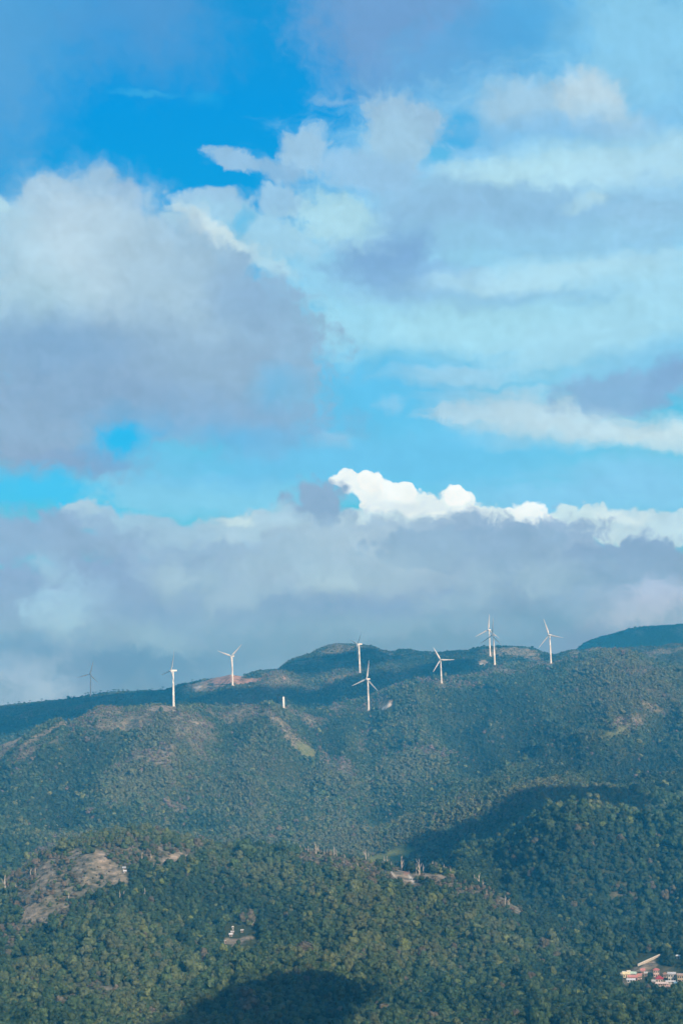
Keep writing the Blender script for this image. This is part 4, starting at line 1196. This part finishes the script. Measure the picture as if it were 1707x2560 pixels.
Wh, Cr, Rd, Pk, Bl, Gy, Mt = (.58, .58, .56), (.72, .66, .45), (.36, .055, .06), (.55, .24, .22), (.16, .30, .42), (.48, .50, .54), (.50, .68, .58)
house("long_shed", 1556, 2438, 13, Wh, (.76, .76, .74), 'flat', "long low white flat roofed shed at the upper left corner of the village", "shed", hgt=2.0, doors=False, wins=0, depth=.4)
house("cottage", 1566, 2446, 16, Cr, (.74, .66, .42), 'gable', "cream yellow roofed cottage at the left end of the village", turn=8)
house("cottage", 1585, 2446, 12, Wh, Mt, 'gable', "small house with pale mint green roof beside the cream yellow roof", turn=-12)
house("village_hall", 1583, 2454, 22, (.6, .42, .4), Pk, 'gable', "wide building with faded pink red roof in the left part of the village", "building", depth=.5, wins=3)
house("long_shed", 1578, 2460, 19, (.5, .54, .60), (.62, .66, .72), 'shed', "long bluish white roofed shed in front of the faded pink red roof", "shed", depth=.3, rise=.9, hgt=2.1, doors=False, wins=3)
house("cottage", 1608, 2437, 9, (.6, .4, .36), Pk, 'gable', "tiny pink roofed house alone below the sloping parapet wall")
house("red_roofed_house", 1642, 2446, 13, (.66, .5, .45), (.5, .17, .15), 'hip', "narrow two storey house with red roof at the back of the village", storeys=2, rise=1.2)
house("red_roofed_house", 1650, 2459, 17, Wh, Rd, 'hip', "white walled house with deep crimson hip roof in the middle of the village", rise=2.2, depth=.9)
house("two_storey_house", 1681, 2455, 18, Wh, Gy, 'gable', "white two storey house with dark window openings beside the crimson roof", storeys=2, rise=1.3, depth=.6)
house("tan_building", 1703, 2458, 15, (.5, .42, .3), (.5, .36, .28), 'shed', "tan building cut by the right edge of the photo", "building", storeys=2, rise=.8)
house("long_shed", 1677, 2463, 21, (.5, .5, .5), (.62, .62, .62), 'shed', "long grey shed roof just below the white two storey house", "shed", hgt=1.9, depth=.28, rise=.7, doors=False, wins=2)
house("row_house", 1656, 2469, 28, (.55, .45, .42), (.62, .52, .5), 'gable', "long row of low houses with faded pinkish grey roof along the front of the village", depth=.3, wins=5, hgt=2.3, rise=1.0)
house("blue_house", 1694, 2470, 13, (.2, .32, .42), Bl, 'gable', "small house with blue roof and blue walls at the front right of the village", storeys=1, rise=1.0)
house("white_hut", 1694, 2479, 11, Wh, (.8, .8, .77), 'flat', "small white box hut in front of the blue roofed house", "hut", hgt=2.3, wins=1)
house("white_hut", 1696, 2399, 8, Wh, (.78, .77, .72), 'shed', "small white roofed hut alone in the trees above the village", "hut", hgt=2.2, rise=.6, wins=1, turn=-15)
house("cottage", 1599, 2450, 9, (.55, .42, .36), (.42, .20, .16), 'gable', "small rust roofed cottage right of the faded pink hall", turn=20)
house("cottage", 1634, 2466, 9, (.5, .5, .48), (.5, .5, .5), 'gable', "grey roofed cottage below left of the crimson roofed house", turn=-10, rise=1.0)
house("cottage", 1663, 2447, 8, (.5, .44, .38), (.36, .22, .18), 'hip', "brown hip roofed cottage between the red roof and the two storey house", rise=1.0)
house("cottage", 1572, 2440, 7, (.6, .58, .54), (.62, .6, .56), 'gable', "tiny pale cottage squeezed behind the cream yellow roof", turn=15, rise=.9)
house("cottage", 1615, 2444, 7, (.5, .46, .42), (.58, .56, .54), 'shed', "tiny grey shed roofed cottage in the gap in the middle of the village", rise=.7)
house("cottage", 1671, 2478, 8, (.6, .58, .56), (.55, .36, .32), 'gable', "tiny dull pink roofed cottage lowest in the village", turn=-18, rise=.9)
house("cottage", 1640, 2476, 8, (.45, .45, .46), (.56, .58, .6), 'gable', "tiny pale grey cottage below the long row of houses", turn=12, rise=.9)
g2 = "white huts in the small clearing of the near forest"
house("white_hut", 582, 2326, 3.6, (.5, .5, .47), (.58, .59, .58), 'hip', "topmost small white roofed hut of the forest clearing", "hut", g2, hgt=1.8, rise=.8, wins=1, doors=False)
house("white_hut", 581, 2337, 6, (.4, .4, .4), (.55, .56, .57), 'shed', "white shed roofed hut in the middle of the forest clearing", "hut", g2, rise=.9, wins=1)
house("white_hut", 577, 2343, 7, (.35, .36, .38), (.62, .66, .72), 'gable', "greyish roofed hut at the lower edge of the hut cluster in the forest clearing", "hut", g2, rise=1.0, wins=2)
house("white_hut", 605, 2333, 5, (.5, .5, .48), (.56, .57, .56), 'shed', "white roofed hut at the right side of the forest clearing", "hut", g2, rise=.8, wins=1, turn=-14)
house("white_hut", 631, 2316, 3.6, (.5, .5, .48), (.58, .59, .58), 'gable', "lone tiny white roofed hut among the trees up right of the forest clearing", "hut", g2, rise=.9, wins=1)
house("white_hut", 563, 2362, 3, Wh, (.58, .59, .58), 'flat', "tiny bright white hut at the lower left corner of the bare earth clearing", "hut", g2, hgt=2.2, wins=0)
g3 = "huts on the bare left hill"
house("white_hut", 310, 2177, 6, (.4, .4, .42), (.62, .68, .74), 'shed', "upper pale blue roofed hut on the bare left hill", "hut", g3, rise=.8, wins=1)
house("white_hut", 312, 2185, 6.5, (.4, .4, .42), (.66, .70, .76), 'gable', "lower pale blue roofed hut on the bare left hill", "hut", g3, rise=.9, wins=1)

# sloping parapet wall above the village
pa, pb = hit(1594, 2417), hit(1649, 2392)
o = bpy.data.objects.new("parapet_wall", None); COL.objects.link(o); o.location = pa
tag(o, "long white parapet wall climbing a bare bank above the village", "wall")
d = pb - pa; L_ = math.hypot(d.x, d.y); o.rotation_euler = (0, 0, math.atan2(d.y, d.x))
slope = d.z / L_
bm = bmesh.new(); bm2 = bmesh.new()
ns = 14
for i in range(ns):
    x0, x1 = L_ * i / ns, L_ * (i + 1) / ns
    q0 = pa + d * ((i + .5) / ns); gz = float(height(np.array([math.atan2(q0.x, q0.y)]), np.array([math.hypot(q0.x, q0.y)]))[0]) - pa.z
    zt = slope * (x0 + x1) / 2 + 1.3
    box_into(bm, x0 + .01, x1 - .01, -.2, .2, min(gz, zt) - 2, zt)
    box_into(bm2, x0 + .02, x1 - .02, -.32, .32, zt + .004, zt + .5)
link("wall_panel", mesh_bm("wall_panel", bm), pm((.44, .41, .35)), o)
link("coping", mesh_bm("coping", bm2), pm((.62, .60, .55)), o)

# ----------------------------------------------------------------- clouds overhead and behind the viewer: they throw the shade on the hills
m_cloud = paint("cloud_white", (.85, .87, .9), 1.0, .02, .01)
def shade_cloud(poly, alt, rad=34.0, step=9, rmin=300, extra=(), rmax=8900):
    pts = np.array(poly, float); gx = np.arange(pts[:, 0].min(), pts[:, 0].max(), step); gy = np.arange(pts[:, 1].min(), pts[:, 1].max(), max(2.5, step * .35))
    seen = {}; 
    xx, yy = np.meshgrid(gx, gy); m = inside(poly, xx.ravel(), yy.ravel())
    for x, y in zip(xx.ravel()[m], yy.ravel()[m]):
        p = hit(x, y, rmin, rmax)
        k = (round(p.x / (rad * .75)), round(p.y / (rad * .75)))
        seen.setdefault(k, p)
    for k, p in enumerate(extra): seen[('x', k)] = Vector(p)
    V, Fq, off = [], [], 0
    v, f = ICO1
    for p in seen.values():
        c = p + sun_dir * ((alt - p.z) / sun_dir.z)
        r0 = rad * random.uniform(.75, 1.1); dd = 1 + .14 * rng.standard_normal(len(v))
        V.append(v * (r0 * dd)[:, None] * np.array([1, 1, .8]) + np.array(c) + rng.normal(0, rad * .12, 3)); Fq.append(f + off); off += len(v)
    o = link("cloud", mesh_np("cloud", np.concatenate(V), np.concatenate(Fq), True), m_cloud)
    tag(o, "white cloud overhead, out of the picture, shading the hills", "cloud", kind="stuff")
def dpx(pts): return [(x * 1.08865, y * 1.08865) for x, y in pts]
if 'clouds' not in SKIP:
    shade_cloud([(1005, 2150), (1040, 2106), (1158, 2080), (1245, 2032), (1290, 2002), (1327, 1980), (1441, 1977), (1540, 1982), (1585, 2004), (1590, 2040), (1534, 2036), (1441, 2028), (1376, 2044), (1327, 2062), (1289, 2096), (1234, 2126), (1158, 2138), (1109, 2178), (1010, 2174)], 700, 17, 5, 1840)
    shade_cloud(dpx([(360, 2400), (440, 2350), (520, 2314), (590, 2282), (650, 2264), (720, 2264), (790, 2272), (810, 2300), (770, 2330), (740, 2360), (700, 2420), (420, 2460)]), 500, 15, 7, 700)
    shade_cloud([(-40, 1772), (60, 1765), (180, 1755), (300, 1738), (400, 1730), (425, 1728), (425, 1760), (300, 1762), (230, 1775), (100, 1815), (-40, 1850)], 1600, 46, 10, 3000, [tuple(FAINT + Vector((dx, 0, dz))) for dx in (-45, 0, 45) for dz in (10, 35, 60, 85, 110)])
    shade_cloud([(470, 1756), (545, 1736), (620, 1730), (700, 1724), (760, 1740), (700, 1752), (600, 1764), (500, 1764)], 1600, 32, 9, 3000)
    shade_cloud([(730, 1752), (830, 1728), (920, 1702), (1000, 1688), (1060, 1690), (960, 1720), (860, 1752), (790, 1772)], 1600, 40, 9, 3000)
    shade_cloud([(700, 1680), (760, 1650), (860, 1640), (940, 1626), (975, 1645), (920, 1658), (850, 1664), (790, 1682)], 1600, 36, 9, 3400)
    shade_cloud([(1045, 1676), (1110, 1655), (1160, 1650), (1175, 1672), (1140, 1684), (1045, 1692)], 1600, 32, 9, 3150)
    shade_cloud([(1380, 1645), (1440, 1618), (1500, 1590), (1600, 1566), (1707, 1560), (1800, 1560), (1800, 1640), (1600, 1640), (1400, 1660)], 2000, 90, 14, 4500)

# ----------------------------------------------------------------- haze
bm = bmesh.new(); box_into(bm, -HAZE_END, HAZE_END, -HAZE_END, HAZE_END, -480, HAZE_TOP)
m_haze = bpy.data.materials.new("haze"); m_haze.use_nodes = True
nt = m_haze.node_tree; nt.nodes.clear()
pv = nt.nodes.new('ShaderNodeVolumePrincipled')
pv.inputs['Color'].default_value = (*HAZE_C, 1)
pv.inputs['Absorption Color'].default_value = (1, 1, 1, 1)
pv.inputs['Density'].default_value = HAZE_D
pv.inputs['Anisotropy'].default_value = 0.0
ov = nt.nodes.new('ShaderNodeOutputMaterial'); nt.links.new(pv.outputs[0], ov.inputs['Volume'])
m_haze.cycles.homogeneous_volume = True
m_haze.cycles.volume_sampling = "DISTANCE"
if 'haze' not in SKIP:
    haze = link("haze", mesh_bm("haze", bm), m_haze)
    tag(haze, kind="stuff")
